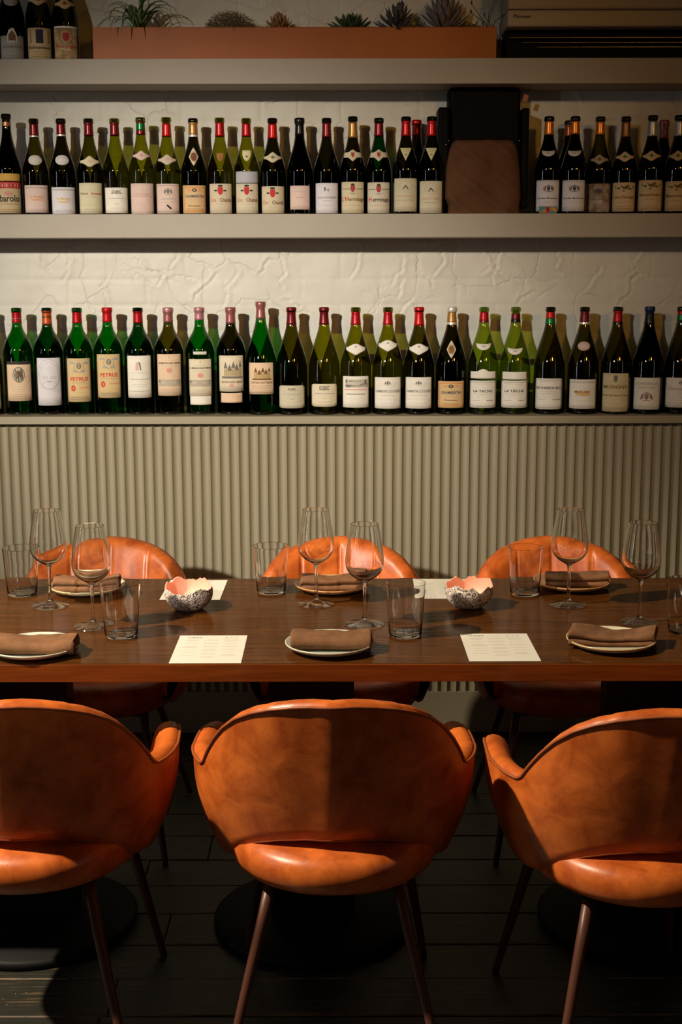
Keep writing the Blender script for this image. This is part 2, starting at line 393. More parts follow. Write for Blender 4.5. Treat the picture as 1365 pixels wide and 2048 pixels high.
# ledge and fluted panel
z_led_top = at_y(682, 832.5, LEDGE_Y).z; z_led_bot = at_y(682, 848, LEDGE_Y).z
led = struct_box('trim_1', -XW, XW, LEDGE_Y, WALL_Y+.05, z_led_bot, z_led_top, m=M_PANEL, bev=.002, label='narrow taupe ledge capping the fluted panelling under the magnum bottles')
z_fl_bot = at_y(430, 1384, PANEL_Y).z
struct = empty('wall_panel', (0, 0, 0)); tag(struct, 'taupe fluted wall panelling below the bottle ledge', kind='structure')
z_gap = at_y(682, 852, PANEL_Y).z
bk = box('backing_board', -XW, XW, PANEL_Y+.0137, WALL_Y+.04, 0.0, z_led_bot, M_PANEL, struct, bev=0)
box('base_board', -XW, XW, PANEL_Y-.001, PANEL_Y+.011, 0.0, z_fl_bot, M_PANEL, struct, bev=.001)
PW = .03165
def flute_me():
    n = 9; pts = []
    hw = PW/2-.0002
    for i in range(n+1):
        t = -1+2*i/n
        pts.append((hw*t, .0118*(1-t*t)**.72))
    v, f = [], []
    for z in (z_fl_bot+.0005, z_gap+.004):
        for x, y in pts: v.append((x, y, z))
        v.append((hw, .0135, z)); v.append((-hw, .0135, z))
    k = len(pts)+2
    for i in range(k): j = (i+1) % k; f.append((i, j, k+j, k+i))
    f.append(tuple(reversed(range(k)))); f.append(tuple(range(k, 2*k)))
    me = mesh('flute', v, f); me.set_sharp_from_angle(angle=R(35)); me.materials.append(M_PANEL); return me
fm = flute_me()
nfl = int(XW/PW)
xoff = at_y(98.5/6.4, 850, PANEL_Y).x % PW
for i in range(-nfl, nfl):
    x = i*PW+xoff-PW/2
    if abs(x) > 1.52: continue
    o = link('flute', fm, None, struct, (x, PANEL_Y, 0))

# shelves
def shelf(y_top, y_bot, label):
    zt = at_y(682, y_top, SHELF_Y).z; zb = at_y(682, y_bot, SHELF_Y).z
    o = box('wall_shelf', -XW, XW, SHELF_Y, WALL_Y+.02, zb, zt, M_SHELF, bev=.0015); tag(o, label, 'shelf'); return zt
ZS2 = shelf(427.5, 475, 'thick taupe floating shelf carrying the middle row of bottles')
ZS1 = shelf(116.5, 167.5, 'thick taupe floating shelf at the top with the copper planter on it')
ZL = z_led_top

# floor planks
fl = struct_box('floor', -4.3, 4.3, -4.3, 4.7, -.08, -.006, m=mat('dark_subfloor', (.01, .01, .01), .8), label='dark stained worn plank floor under the table')
def plank_mat():
    m = bpy.data.materials.new('worn_black_planks'); m.use_nodes = True; n = m.node_tree.nodes; l = m.node_tree.links; b = n['Principled BSDF']
    g = n.new('ShaderNodeNewGeometry'); mp = n.new('ShaderNodeMapping'); mp.inputs['Scale'].default_value = (2.2, 60, 1); l.new(g.outputs['Position'], mp.inputs[0])
    t = n.new('ShaderNodeTexNoise'); t.inputs['Scale'].default_value = 2.4; t.inputs['Detail'].default_value = 8; t.inputs['Roughness'].default_value = .7; l.new(mp.outputs[0], t.inputs[0])
    cr = n.new('ShaderNodeValToRGB'); e = cr.color_ramp.elements
    e[0].position = .35; e[0].color = (.012, .013, .010, 1); e[1].position = .70; e[1].color = (.30, .17, .07, 1)
    x = e.new(.57); x.color = (.026, .025, .018, 1)
    l.new(t.outputs[0], cr.inputs[0])
    # paint flecks
    v = n.new('ShaderNodeTexVoronoi'); v.inputs['Scale'].default_value = 70; l.new(g.outputs['Position'], v.inputs[0])
    t3 = n.new('ShaderNodeTexNoise'); t3.inputs['Scale'].default_value = 6; l.new(g.outputs['Position'], t3.inputs[0])
    lt = n.new('ShaderNodeMath'); lt.operation = 'LESS_THAN'; lt.inputs[1].default_value = .085; l.new(v.outputs['Distance'], lt.inputs[0])
    gt = n.new('ShaderNodeMath'); gt.operation = 'GREATER_THAN'; gt.inputs[1].default_value = .56; l.new(t3.outputs[0], gt.inputs[0])
    mu = n.new('ShaderNodeMath'); mu.operation = 'MULTIPLY'; l.new(lt.outputs[0], mu.inputs[0]); l.new(gt.outputs[0], mu.inputs[1])
    mx = n.new('ShaderNodeMix'); mx.data_type = 'RGBA'; mx.inputs['B'].default_value = (.35, .33, .28, 1)
    l.new(mu.outputs[0], mx.inputs['Factor']); l.new(cr.outputs[0], mx.inputs['A']); l.new(mx.outputs['Result'], b.inputs['Base Color'])
    b.inputs['Roughness'].default_value = .42
    bp = n.new('ShaderNodeBump'); bp.inputs['Strength'].default_value = .5; bp.inputs['Distance'].default_value = .002; l.new(t.outputs[0], bp.inputs['Height']); l.new(bp.outputs[0], b.inputs['Normal'])
    return m
M_PLANK = plank_mat(); M_PEDGE = mat('bare_plank_arris', (.20, .12, .055), .6, var=(.05, .035, .02), vscale=20, vstretch=(1, 1, 1))
rr = random.Random(3)
yb = 2.58+.0; pw = .152
rows = [2.58+pw*k for k in range(-6, 12)]
for k, y in enumerate(rows):
    y1 = min(y+pw-.004, 4.333)
    if y1 - y < .03: continue
    xs = [-1.8]; xs.append(-1.8+rr.uniform(.5, 1.6))
    while xs[-1] < 1.6: xs.append(xs[-1]+rr.uniform(1.1, 1.9))
    xs[-1] = 1.8
    if k == 6: xs = [-1.8, -.50, .9, 1.8]
    if k == 8: xs = [-1.8, -.42, 1.0, 1.8]
    for a, b in zip(xs, xs[1:]):
        dz = rr.uniform(-.0015, .0012)
        bm = bmesh.new(); add_box(bm, a+.0015, b-.0015, y, y1, -.006, dz)
        bmesh.ops.bevel(bm, geom=[e for e in bm.edges if all(vv.co.z > dz-1e-5 for vv in e.verts)], offset=.0022, segments=1, affect='EDGES')
        me = from_bm('plank', bm)
        me.materials.append(M_PLANK); me.materials.append(M_PEDGE)
        for p in me.polygons:
            if .2 < p.normal.z < .95: p.material_index = 1
        link('plank', me, None, fl)

# ------------------------------------------------------------------ table
TZ = .765
ty0, ty1 = at_z(682, 1328, TZ).y, at_z(682, 1156.5, TZ).y
tb = at_y(682, 1363.5, ty0).z
table = empty('dining_table', (0, 0, 0)); tag(table, 'long dark walnut dining table with a reddish front edge and black pedestals', 'table')
o = box('tabletop', -2.3, 2.3, ty0+.003, ty1, tb, TZ, M_TABLE, table, bev=.003)
o = box('front_edge', -2.3, 2.3, ty0, ty0+.0029, tb, TZ-.0012, M_EDGE, table, bev=.0008)
for cx in (-.74, -.07, .72):
    hw = .10
    box('pedestal', cx-hw, cx+hw, 2.96, 3.04, .03, tb, M_BLACK, table, bev=.004)
    bp_ = link('base_plate', lathe_me('base_plate', [(0, 0), (.235, 0), (.24, .004), (.24, .016), (.232, .022), (.10, .030), (0, .030)], 64), M_BLACK, table, (cx, 3.0, 0))

# ------------------------------------------------------------------ chairs
HT = [(0, .788), (8, .787), (15, .783), (24, .774), (32, .761), (40, .741), (47, .715), (53, .685), (59, .650), (63, .624), (66, .616), (72, .616), (80, .617), (90, .618)]
BT = [(0, .498), (12, .495), (24, .487), (34, .475), (43, .458), (50, .443), (57, .428), (64, .416), (72, .410), (90, .410)]
AL = .190   # arm length past the widest point
WT = [(.38, .228), (.412, .240), (.44, .251), (.47, .262), (.50, .271), (.53, .278), (.57, .283), (.61, .286), (.70, .288), (.80, .290)]
def plan(u, z):
    """outer plan curve at height z -> (x, y, nx, ny); u in [-1, 1]"""
    s = max(0, min(1, (z-.43)/.21)); s = s*s*(3-2*s)
    W = interp(WT, z); B = .212+.056*max(-.6, min(1, (z-.52)/.27))
    k = .70
    if abs(u) <= k:
        a = u/k*math.pi/2
        x, y = W*math.sin(a), -B*math.cos(a)
        y -= .007*math.exp(-(x/.035)**2)
        nx, ny = math.sin(a)/W, -math.cos(a)/B
        L = math.hypot(nx, ny); return x, y, nx/L, ny/L
    t = (abs(u)-k)/(1-k); sg = 1 if u > 0 else -1
    return sg*(W-.030*t*t), AL*t, sg*1.0, .10*t
def tops(u):
    if abs(u) <= .7: return interp(HT, abs(u)/.7*90), interp(BT, abs(u)/.7*90)
    t = (abs(u)-.7)/.3
    return interp([(0, .615), (.45, .618), (.72, .612), (.88, .590), (.96, .56), (1, .52)], t), interp([(0, .412), (.7, .412), (1, .44)], t)
NU = 220
US = [-1+2*i/NU for i in range(NU+1)]
def shell_me():
    v, f = [], []
    nv = 12
    for u in US:
        zt, zb = tops(u); zt -= .010
        for j in range(nv+1):
            z = zb+(zt-zb)*j/nv; x, y, nx, ny = plan(u, z)
            bulge = .004*math.sin(math.pi*j/nv)
            v.append((x+nx*bulge, y+ny*bulge, z))
        # bottom lip turned inwards
        x, y, nx, ny = plan(u, zb); v.append((x-nx*.012, y-ny*.012, zb-.007)); v.append((x-nx*.030, y-ny*.030, zb+.002))
    k = nv+3
    for i in range(NU):
        a, b = i*k, (i+1)*k
        for j in range(nv): f.append((a+j, b+j, b+j+1, a+j+1))
        f.append((a+nv+1, b+nv+1, b, a)); f.append((a+nv+2, b+nv+2, b+nv+1, a+nv+1))
    return mesh('backrest_shell', v, f)
SEAMS = [0, 27, -27, 54, -54]
def pad_me():
    v, f = [], []; nv = 14
    for u in US:
        zt, zb = tops(u)
        ang = u/.7*90
        g = 0
        if abs(ang) < 80:
            for s in SEAMS: g += math.exp(-((ang-s)/1.1)**2)
        t = .046 if abs(u) < .7 else .046
        if abs(u) > .93: t *= 1-.75*((abs(u)-.93)/.07)**2
        ring = []
        for off, dz in ((0, -.010), (.006, -.002), (.018, 0.001), (.030, -.002), (t-.004, -.011)):
            z = zt+dz; x, y, nx, ny = plan(u, z); off = min(off, t); ring.append((x-nx*off, y-ny*off, z-.0012*g))
        for j in range(1, nv+1):
            z = (zt-.011)+(zb+.004-(zt-.011))*j/nv; x, y, nx, ny = plan(u, z)
            tt = t+.010*math.sin(math.pi*j/nv)-.007*g*(1 if j < nv else 0)
            ring.append((x-nx*tt, y-ny*tt, z))
        v += ring
    k = 5+nv
    for i in range(NU):
        a, b = i*k, (i+1)*k
        for j in range(k-1): f.append((a+j, b+j, b+j+1, a+j+1))
    return mesh('backrest_pad', v, f)
def edge_line(top=True, lo=-.985, hi=.985, off=.001):
    pts = []
    for u in US:
        if u < lo or u > hi: continue
        zt, zb = tops(u); z = zt-.009 if top else zb-.001
        x, y, nx, ny = plan(u, z); pts.append((x+nx*off, y+ny*off, z))
    return pts
def seat_me():
    """rounded cushion: superellipse plan, fat rounded rim"""
    v, f = [], []; n = 72
    prof = [(0.0, .392), (.55, .389), (.86, .391), (.955, .401), (.99, .418), (1.0, .435), (.985, .454), (.94, .468), (.80, .476), (.45, .479), (0, .480)]
    rings = []
    for s, z in prof:
        if s == 0: rings.append([len(v)]); v.append((0, .02, z)); continue
        ring = []
        for k in range(n):
            a = 2*math.pi*k/n; c, q = math.cos(a), math.sin(a)
            e = 2/2.6
            X = .222*math.copysign(abs(c)**e, c); Y = .24*math.copysign(abs(q)**e, q)
            if q < 0: Y = .272*math.copysign(abs(q)**(2/2.15), q); X = .222*math.copysign(abs(c)**(2/2.15), c)
            ring.append(len(v)); v.append((X*s, .015+Y*s, z))
        rings.append(ring)
    for a, b in zip(rings, rings[1:]):
        for k in range(n):
            k2 = (k+1) % n
            if len(a) == 1: f.append((a[0], b[k2], b[k]))
            elif len(b) == 1: f.append((a[k], a[k2], b[0]))
            else: f.append((a[k], a[k2], b[k2], b[k]))
    return mesh('seat', v, f)
def subd(o, n=1):
    md = o.modifiers.new('subdivision', 'SUBSURF'); md.levels = n; md.render_levels = n
CH = dict(shell=shell_me(), pad=pad_me(), seat=seat_me(), pipe=tube_me('piping', edge_line(), .0032, 8),
          pipe2=tube_me('piping', edge_line(False, -.50, .50, -.002), .0026, 8))
for k in ('shell', 'pad', 'seat'): CH[k].materials.append(M_LEATHER)
CH['pipe'].materials.append(M_PIPE); CH['pipe2'].materials.append(M_PIPE)
legs = []
for sx in (-1, 1):
    for a, b in (((.118*sx, -.13, .40), (.215*sx, -.235, 0)), ((.14*sx, .15, .40), (.205*sx, .265, 0))):
        A, B_ = Vector(a), Vector(b); pts = [A.lerp(B_, t) for t in (0, .3, .6, .95, 1)]
        me = tube_me('leg', pts, [.0125, .0115, .010, .0082, .0078], 14); me.materials.append(M_LEG); legs.append(me)
fr_me = None
def make_chair(loc, rz, label, group):
    t = empty('dining_chair', loc, rz); tag(t, label, 'chair', group)
    link('backrest_shell', CH['shell'], None, t); link('backrest_pad', CH['pad'], None, t)
    p = link('seat', CH['seat'], None, t)
    link('piping', CH['pipe'], None, t); link('piping', CH['pipe2'], None, t)
    for l in legs: link('leg', l, None, t)
    link('seat_frame', CH['frame'], None, t)
    return t
bm = bmesh.new(); add_box(bm, -.14, .14, -.15, .17, .380, .392)
CH['frame'] = from_bm('seat_frame', bm); CH['frame'].materials.append(M_BLACK)
G1, G2 = 'cognac leather chairs on the near side of the table', 'cognac leather chairs on the far side by the wall'
make_chair((-.622, 2.575, 0), R(-1), 'cognac leather armchair seen from behind, nearest the left edge, in front of the table', G1)
make_chair((-.015, 2.570, 0), R(0), 'cognac leather armchair seen from behind in the middle, in front of the table', G1)
make_chair((.582, 2.518, 0), R(7), 'cognac leather armchair seen from behind, at right and slightly turned, in front of the table', G1)
make_chair((-.675, 3.575, 0), R(180), 'cognac leather armchair facing the camera behind the two left wine glasses, against the wall', G2)
make_chair((-.004, 3.575, 0), R(180), 'cognac leather armchair facing the camera behind the middle place settings', G2)
make_chair((.617, 3.575, 0), R(180), 'cognac leather armchair facing the camera at the right, behind the tall right wine glass', G2)

# ------------------------------------------------------------------ bottles
PX = 1/603.0
PROF = {
 'bordeaux_magnum': (210, [(0, 4), (12, 3), (24, .5), (27.6, 0), (28.7, 2), (28.9, 8), (28.9, 60), (28.9, 100), (28.8, 114), (29.2, 124), (27.4, 134), (23.8, 145), (19, 154), (14.2, 162), (11, 170), (9.5, 180), (9, 192), (8.8, 200)], 8.8),
 'burgundy_magnum': (210, [(0, 4), (12, 3), (26, .5), (30.0, 0), (31.2, 2), (31.4, 8), (31.4, 40), (31.4, 70), (31.0, 84), (30.6, 98), (28, 113), (24, 128), (19.5, 142), (15, 156), (11.6, 168), (9.6, 180), (8.6, 192), (8.2, 200)], 8.4),
 'burgundy': (182, [(0, 4), (10, 3), (22, .5), (25.0, 0), (25.3, 2), (25.5, 8), (25.5, 35), (25.5, 62), (25.2, 74), (24.9, 85), (22.5, 97), (19, 109), (15.2, 121), (12, 132), (9.8, 143), (8.6, 155), (8.2, 166), (8, 173)], 8.2),
 'slim': (191, [(0, 4), (10, 3), (20, .5), (23, 0), (23.8, 2), (24, 8), (24, 40), (24, 68), (23.4, 84), (21.2, 98), (18, 112), (14.6, 126), (11.6, 140), (9.6, 154), (8.6, 168), (8.4, 181)], 8.6),
}
_bot = {}
def bottle_me(kind, hgt, gl):
    key = (kind, hgt, gl)
    if key in _bot: return _bot[key]
    H0, pts, nr = PROF[kind]; s = PX
    kz = hgt/H0
    body = [(r*s, z*s*kz if z > 60 else z*s) for r, z in pts]
    sm = smooth_prof(body[4:], 3)
    top = hgt*s
    lip = [(nr*s, top-.0155), (nr*s+.0022, top-.0145), (nr*s+.0026, top-.009), (nr*s+.0022, top-.002), (nr*s+.0004, top), (nr*s-.0035, top), (nr*s-.0045, top-.003), (nr*s-.0048, top-.02)]
    prof = body[:4]+sm+lip
    me = lathe_me('glass_body', prof, 48); me.materials.append(MB[gl])
    tab = sorted([(z, r) for r, z in body[4:]]+[(z, r) for r, z in lip[:5]])
    # dense interpolation table from the smoothed profile
    tab = sorted([(z, r) for r, z in sm]+[(z, r) for r, z in lip[:4]])
    _bot[key] = (me, tab); return _bot[key]
_paper = {}
def paper(c, stain=None):
    k = (c, stain)
    if k not in _paper:
        _paper[k] = mat('label_paper', c, .75, spec=.2, var=stain or tuple(x*.9 for x in c), vscale=35 if not stain else 40)
    return _paper[k]
def wrapper(tab, off):
    def wrap(x, z):
        r = interp(tab, z)+off; a = x/r
        return (r*math.sin(a), -r*math.cos(a), z)
    return wrap
def label_me(name, tab, hw, zt, zb, off=.0005, nx=22, nz=5):
    """zt(t), zb(t) give top and bottom edge over t in [-1,1]; wraps on the glass"""
    wv = wrapper(tab, off); v, f = [], []
    for i in range(nx+1):
        t = -1+2*i/nx
        for j in range(nz+1): v.append(wv(hw*t, lerp(zb(t), zt(t), j/nz)))
    for i in range(nx):
        for j in range(nz):
            a = i*(nz+1)+j; f.append((a, a+nz+1, a+nz+2, a+1))
    # paper edge folded back onto the glass
    b0 = len(v); wi = wrapper(tab, 0.0)
    loop = [i*(nz+1) for i in range(nx+1)]+[nx*(nz+1)+j for j in range(1, nz+1)]+[i*(nz+1)+nz for i in range(nx-1, -1, -1)]+[j for j in range(nz-1, 0, -1)]
    for i in loop:
        x, y, z = v[i]; q = math.hypot(x, y); k = (q-off)/q; v.append((x*k, y*k, z))
    n = len(loop)
    for i in range(n): j = (i+1) % n; f.append((loop[j], loop[i], b0+i, b0+j))
    return mesh(name, v, f)
def rcorner(z, q, top, p=10):
    return lambda t: z-(q*(abs(t)**p)) if top else z+(q*(abs(t)**p))
def cap_mats(c, metal=.6): return mat('foil_capsule', c, .32, metal, .5)
CAPS = {}
def cap(c):
    if c not in CAPS: CAPS[c] = mat('foil_capsule', c, .30, .45)
    return CAPS[c]
DR, RD, BR, OR, GO, RO, PK, GN, SI, NA, BK, WH, BN, OG = (.16, .008, .014), (.42, .008, .012), (.55, .012, .014), (.60, .11, .03), (.42, .22, .06), (.36, .13, .12), (.55, .24, .26), (.01, .17, .04), (.48, .47, .50), (.01, .03, .09), (.008, .008, .009), (.75, .70, .62), (.22, .09, .03), (.62, .20, .02)

def neck_shape(kind, cz, s):
    if kind == 'oval': return s*.85, lambda t: cz+s*.58*math.sqrt(max(0, 1-t*t)), lambda t: cz-s*.58*math.sqrt(max(0, 1-t*t))
    if kind == 'vesica': return s*.56, lambda t: cz+s*1.02*(1-abs(t)**1.25), lambda t: cz-s*1.02*(1-abs(t)**1.25)
    if kind == 'halfmoon': return s*.95, lambda t: cz+s*.3-s*.12*(1-t*t), lambda t: cz-s*.75*math.sqrt(max(0, 1-t*t))+s*.25*(1-0)
    if kind == 'band': return s*1.3, lambda t: cz+s*.18+s*.42*math.exp(-(t/.36)**2)-s*.10*abs(t), lambda t: cz-s*.20-s*.46*math.exp(-(t/.46)**2)
    if kind == 'chevron': return s*1.3, lambda t: cz+s*.18+s*.36*max(0, math.cos(t*2.2)), lambda t: cz-s*.62*(1-abs(t))-s*.14
    if kind == 'diamond': return s*1.35, lambda t: cz+s*.32+s*.36*max(0, 1-abs(t)/.42), lambda t: cz-s*.32-s*.50*max(0, 1-abs(t)/.42)
    if kind == 'triangle': return s*.86, lambda t: cz+s*.8, lambda t: cz+s*.8-s*1.75*(1-abs(t))
    if kind == 'shield': return s*.62, lambda t: cz+s*.65, lambda t: cz-s*.85*(1-abs(t)**2.2)
    if kind == 'strip': return s, lambda t: cz+s*.22, lambda t: cz-s*.22

def bottle(px, row, kind, gl, hgt, caps, lab=None, neck=None, extra=(), prints=(), text='', group='', dy=0, zr=None, tilt=0):
    """row: 'top'|'mid'|'low'; caps: [(z_lo_px, z_hi_px, colour)] px up from the base, lab: (top_px, bottom_px, half_width_px, colour, corner)"""
    base_py, Z, Y = {'top': (117, ZS1, 4.405), 'mid': (427, ZS2, 4.405), 'low': (832, ZL, 4.398)}[row]
    Y += dy
    X = at_y(px, base_py-90, Y).x
    root = empty('wine_bottle', (X, Y, Z+.0004), math.atan2(X, Y)*-1.0+tilt)
    tag(root, text, 'bottle', group)
    me, tab = bottle_me(kind, hgt, gl); link('glass_body', me, None, root)
    for z0, z1, c in caps:
        z0 *= PX; z1 = min(z1, hgt-.1)*PX; pr = []
        for k in range(9): z = lerp(z0, z1, k/8); pr.append((interp(tab, z)+.0007, z))
        pr = [(pr[0][0]-.0006, z0)]+pr
        if z1 > hgt*PX-.004: pr += [(pr[-1][0]-.003, hgt*PX+.0009), (0, hgt*PX+.001)]
        else: pr.append((pr[-1][0]-.0006, z1+.0001))
        link('capsule', lathe_me('capsule', pr, 32), cap(c), root)
    wrap = wrapper(tab, .0009); L = None
    if lab:
        t, b, hw, c, q = lab[:5]; stain = lab[5] if len(lab) > 5 else None
        t *= PX; b *= PX; hw *= PX; q *= PX
        L = link('front_label', label_me('front_label', tab, hw, rcorner(t, q, True), rcorner(b, q, False)), paper(c, stain), root)
    for e in extra:   # further labels: (name, top, bottom, hw, colour, top function or None)
        nm, t, b, hw, c = e[:5]; t *= PX; b *= PX; hw *= PX
        tf = e[5] if len(e) > 5 else None
        link(nm, label_me(nm, tab, hw, (lambda u, t=t, tf=tf: t+(tf(u)*PX if tf else 0)), (lambda u, b=b: b)), paper(c), root)
    if neck:
        nk, cz, s, c = neck[:4]; s *= PX; cz *= PX
        hw, tf, bf = neck_shape(nk, cz, s)
        N = link('neck_label', label_me('neck_label', tab, hw, tf, bf, .0006), paper(c), root)
        w2 = wrapper(tab, .0012); it = []
        c1 = neck[4] if len(neck) > 4 else GRY
        if nk == 'oval': it = [('g', 0, cz, s*.62, s*.36, .0005, c1)]
        elif nk == 'vesica': it = [('g', 0, cz, s*.40, s*.62, .0008, BRN), ('e', 0, cz, s*.34, s*.50, c1), ('e', 0, cz+s*.1, s*.14, s*.2, BRN)]
        elif nk in ('band',): it = [('e', 0, cz, s*.22, s*.2, c1)]+small_lines(-s*.7, s*.7, cz-.0003, 1, .002, c1)
        elif nk == 'chevron': it = [('e', 0, cz+s*.2, s*.12, s*.06, BLK)]+small_lines(-s*.55, -s*.2, cz-s*.06, 1, .002, LGR, .0006)+small_lines(s*.2, s*.55, cz-s*.06, 1, .002, LGR, .0006)
        elif nk == 'diamond': it = shield(0, cz, s*.20, s*.30, (.30, .05, .04))+[('g', 0, cz-s*.02, s*.36, s*.42, .0005, c1)]
        elif nk == 'triangle': it = small_lines(-s*.5, s*.5, cz+s*.5, 2, s*.25, GRY, .0008)+[('e', 0, cz-s*.1, s*.12, s*.12, GRY)]
        elif nk == 'halfmoon': it = [('r', -s*.7, s*.7, cz+s*.05, cz+s*.05+.0005, c1), ('t', '1996', 0, cz-s*.18, s*.18, c1, 1)]
        elif nk == 'shield': it = [('p', [(-s*.2, cz-s*.1), (s*.2, cz-s*.1), (0, cz-s*.4)], c1)]
        elif nk == 'strip': it = small_lines(-s*.8, s*.8, cz-s*.05, 1, .002, LGR, .0007)
        if nk == 'bandgreen': pass
        if it: build_print(it, w2, 'printing', N)
    if prints and L is not None:
        it = [tuple([q[0]]+[(a*PX if isinstance(a, (int, float)) else ([(p[0]*PX, p[1]*PX) for p in a] if isinstance(a, list) else a)) for a in q[1:]]) for q in prints]
        build_print(it, wrap, 'printing', L)
    return root
# print helpers in bottle pixels (603 px per metre)
def T(s, z, h, c=BLK, mw=40, cx=0): return ('t', s, cx, z, h, c, mw)
def LN(x0, x1, z, n, gap, c=GRY, h=.55):
    out = []
    for it in small_lines(x0*PX, x1*PX, z*PX, n, gap*PX, c, h*PX): out.append(('r', it[1]/PX, it[2]/PX, it[3]/PX, it[4]/PX, it[5]))
    return out
def CR(cx, z, s, c, c2=None):
    return [tuple([q[0]]+[(a/PX if isinstance(a, (int, float)) else ([(p[0]/PX, p[1]/PX) for p in a] if isinstance(a, list) else a)) for a in q[1:]]) for q in crest(cx*PX, z*PX, s*PX, c, c2)]
def CONV(lst): return [tuple([q[0]]+[(a/PX if isinstance(a, (int, float)) else ([(p[0]/PX, p[1]/PX) for p in a] if isinstance(a, list) else a)) for a in q[1:]]) for q in lst]
def FRAME(hw, b, t, c=GRY, w=.6):
    return [('r', -hw, hw, b, b+w, c), ('r', -hw, hw, t-w, t, c), ('r', -hw, -hw+w, b, t, c), ('r', hw-w, hw, b, t, c)]

CRM, WHT, LAV, TAN, PCH, PNK = (.68, .59, .42), (.76, .71, .61), (.66, .63, .65), (.62, .45, .22), (.70, .51, .34), (.65, .49, .42)
GL = 'large magnum bottles along the lower ledge'
GM = 'wine bottles along the middle shelf'
GT = 'wine bottles on the top shelf'
# ---- lower row
def BM(px, gl, caps, lab, text, **k): return bottle(px, 'low', 'bordeaux_magnum', gl, k.pop('h', 210), caps, lab, text=text, group=GL, **k)
def BG(px, gl, caps, lab, text, **k): return bottle(px, 'low', 'burgundy_magnum', gl, k.pop('h', 210), caps, lab, text=text, group=GL, **k)
BG(-26, 'darkolive', [(178, 198, DR)], (62, 12, 28, (.5, .46, .2), 0), 'bottle cut off by the left edge of the picture on the lower ledge')
BM(38, 'emerald', [(181, 201, RD), (184, 190, WH)], (106, 28, 27, PCH, .5), 'green magnum whose cream label has a black top band and a portrait oval', 
   prints=[('r', -27, 27, 100, 106, BLK), ('e', -1, 80, 12, 15.5, GRY), ('e', -1, 80, 10.6, 14, (.50, .42, .30)), ('e', -1, 84, 3.6, 4.5, BRN), ('p', [(-7, 70), (6, 70), (3, 80), (-3, 80)], BRN), ('g', 17, 71, 5, 7, .5, LGR)]+LN(-20, 20, 56, 3, 5, LGR)+LN(-20, 20, 40, 3, 3.5))
BM(98, 'deepgreen', [(178, 204, OR), (188, 195, BRN)], (113, 19, 26.5, LAV, .5), 'dark green magnum with a tall pale lavender label and orange capsule',
   prints=[('g', 0, 78, 20, 26, .5, LGR), ('g', 0, 80, 24, 30, .5, LGR), ('g', -8, 74, 6, 2.5, .5, GRY), ('g', 8, 74, 6, 2.5, .5, GRY), ('e', 0, 66, 5, 1, LGR), ('g', 0, 60, 14, 8, .5, LGR)]+LN(6, 22, 50, 2, 3, LGR)+LN(-22, 22, 32, 3, 4, LGR))
PET = lambda: FRAME(23, 8, 76, LGR)
def petrus(b, t):
    h = t-b
    return FRAME(23, b+3, t-3, LGR)+CONV([('g', 0, (t-17)*PX, 10*PX, 11*PX, .0012, GRY)])+[('e', 0, t-15, 5, 6, GRY), ('e', 0, t-15, 3, 4, (.42, .34, .2)), ('e', -14, t-9, 6, 3, LGR), ('e', 14, t-9, 6, 3, LGR), ('e', -8, t-25, 5, 3, LGR), ('e', 8, t-25, 5, 3, LGR),
        T('PETRUS', b+42, 7.5, RED, -36), ('e', -12.5, b+27, 4.6, 6, RED), ('e', -12.5, b+27, 2.4, 3.4, (.60, .30, .18)), T('Grand Vin', b+27, 3.2, (.6, .2, .12), -20, 10)]+LN(-17, 17, b+38, 1, 3)+LN(-18, 18, b+18, 1, 4, LGR)+LN(-20, 20, b+9, 2, 3.6, GRY, 1)
BM(158, 'emerald', [(180, 201, RD)], (112, 26, 26, TAN, .5), 'green magnum with tan red-lettered label hanging lower, bare glass lip above red foil', prints=petrus(26, 112))
BM(218, 'emerald', [(182, 210, BR)], (120, 34, 26, TAN, .5), 'green magnum with tan red-lettered label set higher, shiny red foil over its top', prints=petrus(34, 120))
BM(279, 'deepgreen', [(180, 203, RD)], (117, 34, 27, WHT, .5), 'deep green magnum with a plain off-white label and small tower drawing',
   prints=[('p', [(-7, 104), (-2, 104), (-1, 88), (-8, 88)], (.62, .40, .34)), ('p', [(-2, 106), (2, 103), (4, 88), (2, 88)], GRY), ('r', -26.5, 26.5, 47, 47.6, GRY)]+LN(-20, 20, 83, 1, 3, LGR)+LN(-22, 22, 70, 1, 3, LGR, 1.6)+LN(-18, 18, 60, 2, 4, LGR))
def hautb(t, b):
    return [('p', [(-1, t-3), (0, t-6), (1, t-3), (0, t-9)], BLK), T('LA MISSION HAUT BRION', t-19, 3.4, BLK, -46), ('e', 0, t-32, 6, 5, (.62, .28, .24))]+CONV(landscape(0, (b+19)*PX, 24*PX, 13*PX, GRY, (.42, .36, .27)))+LN(-14, 14, t-12, 1, 3, LGR)+LN(-20, 20, t-24, 1, 3, LGR)+LN(-18, 18, b+13, 3, 3.6, LGR)
BM(339, 'darkolive', [(182, 204, RO), (196, 209, PK)], (120, 38, 27, PCH, .5), 'olive magnum with a peach label showing a long grey building', prints=hautb(120, 38))
BM(401, 'emerald', [(186, 210, PK)], (110, 37, 25, CRM, .5), 'green magnum, cream building label between a small strip and a white slip', prints=hautb(110, 37),
   extra=[('lower_label', 37, 20, 23.5, WHT)], neck=('strip', 122, 13.5, (.62, .60, .50)))
BM(463, 'dark', [(179, 210, RO)], (117, 46, 28, CRM, .5), 'dark magnum with crumpled rose capsule, house drawing label and separate peach slip below',
   prints=CONV(house(2*PX, 72*PX, 22*PX, 34*PX, GRY, (.46, .36, .2)))+[T('CHATEAU HAUT BRION', 63, 4.2, BRN, -46), ('e', 0, 58, 5, 4, (.6, .32, .3))]+LN(-20, 20, 54, 2, 4, LGR), extra=[('lower_label', 43, 24, 24, PCH)])
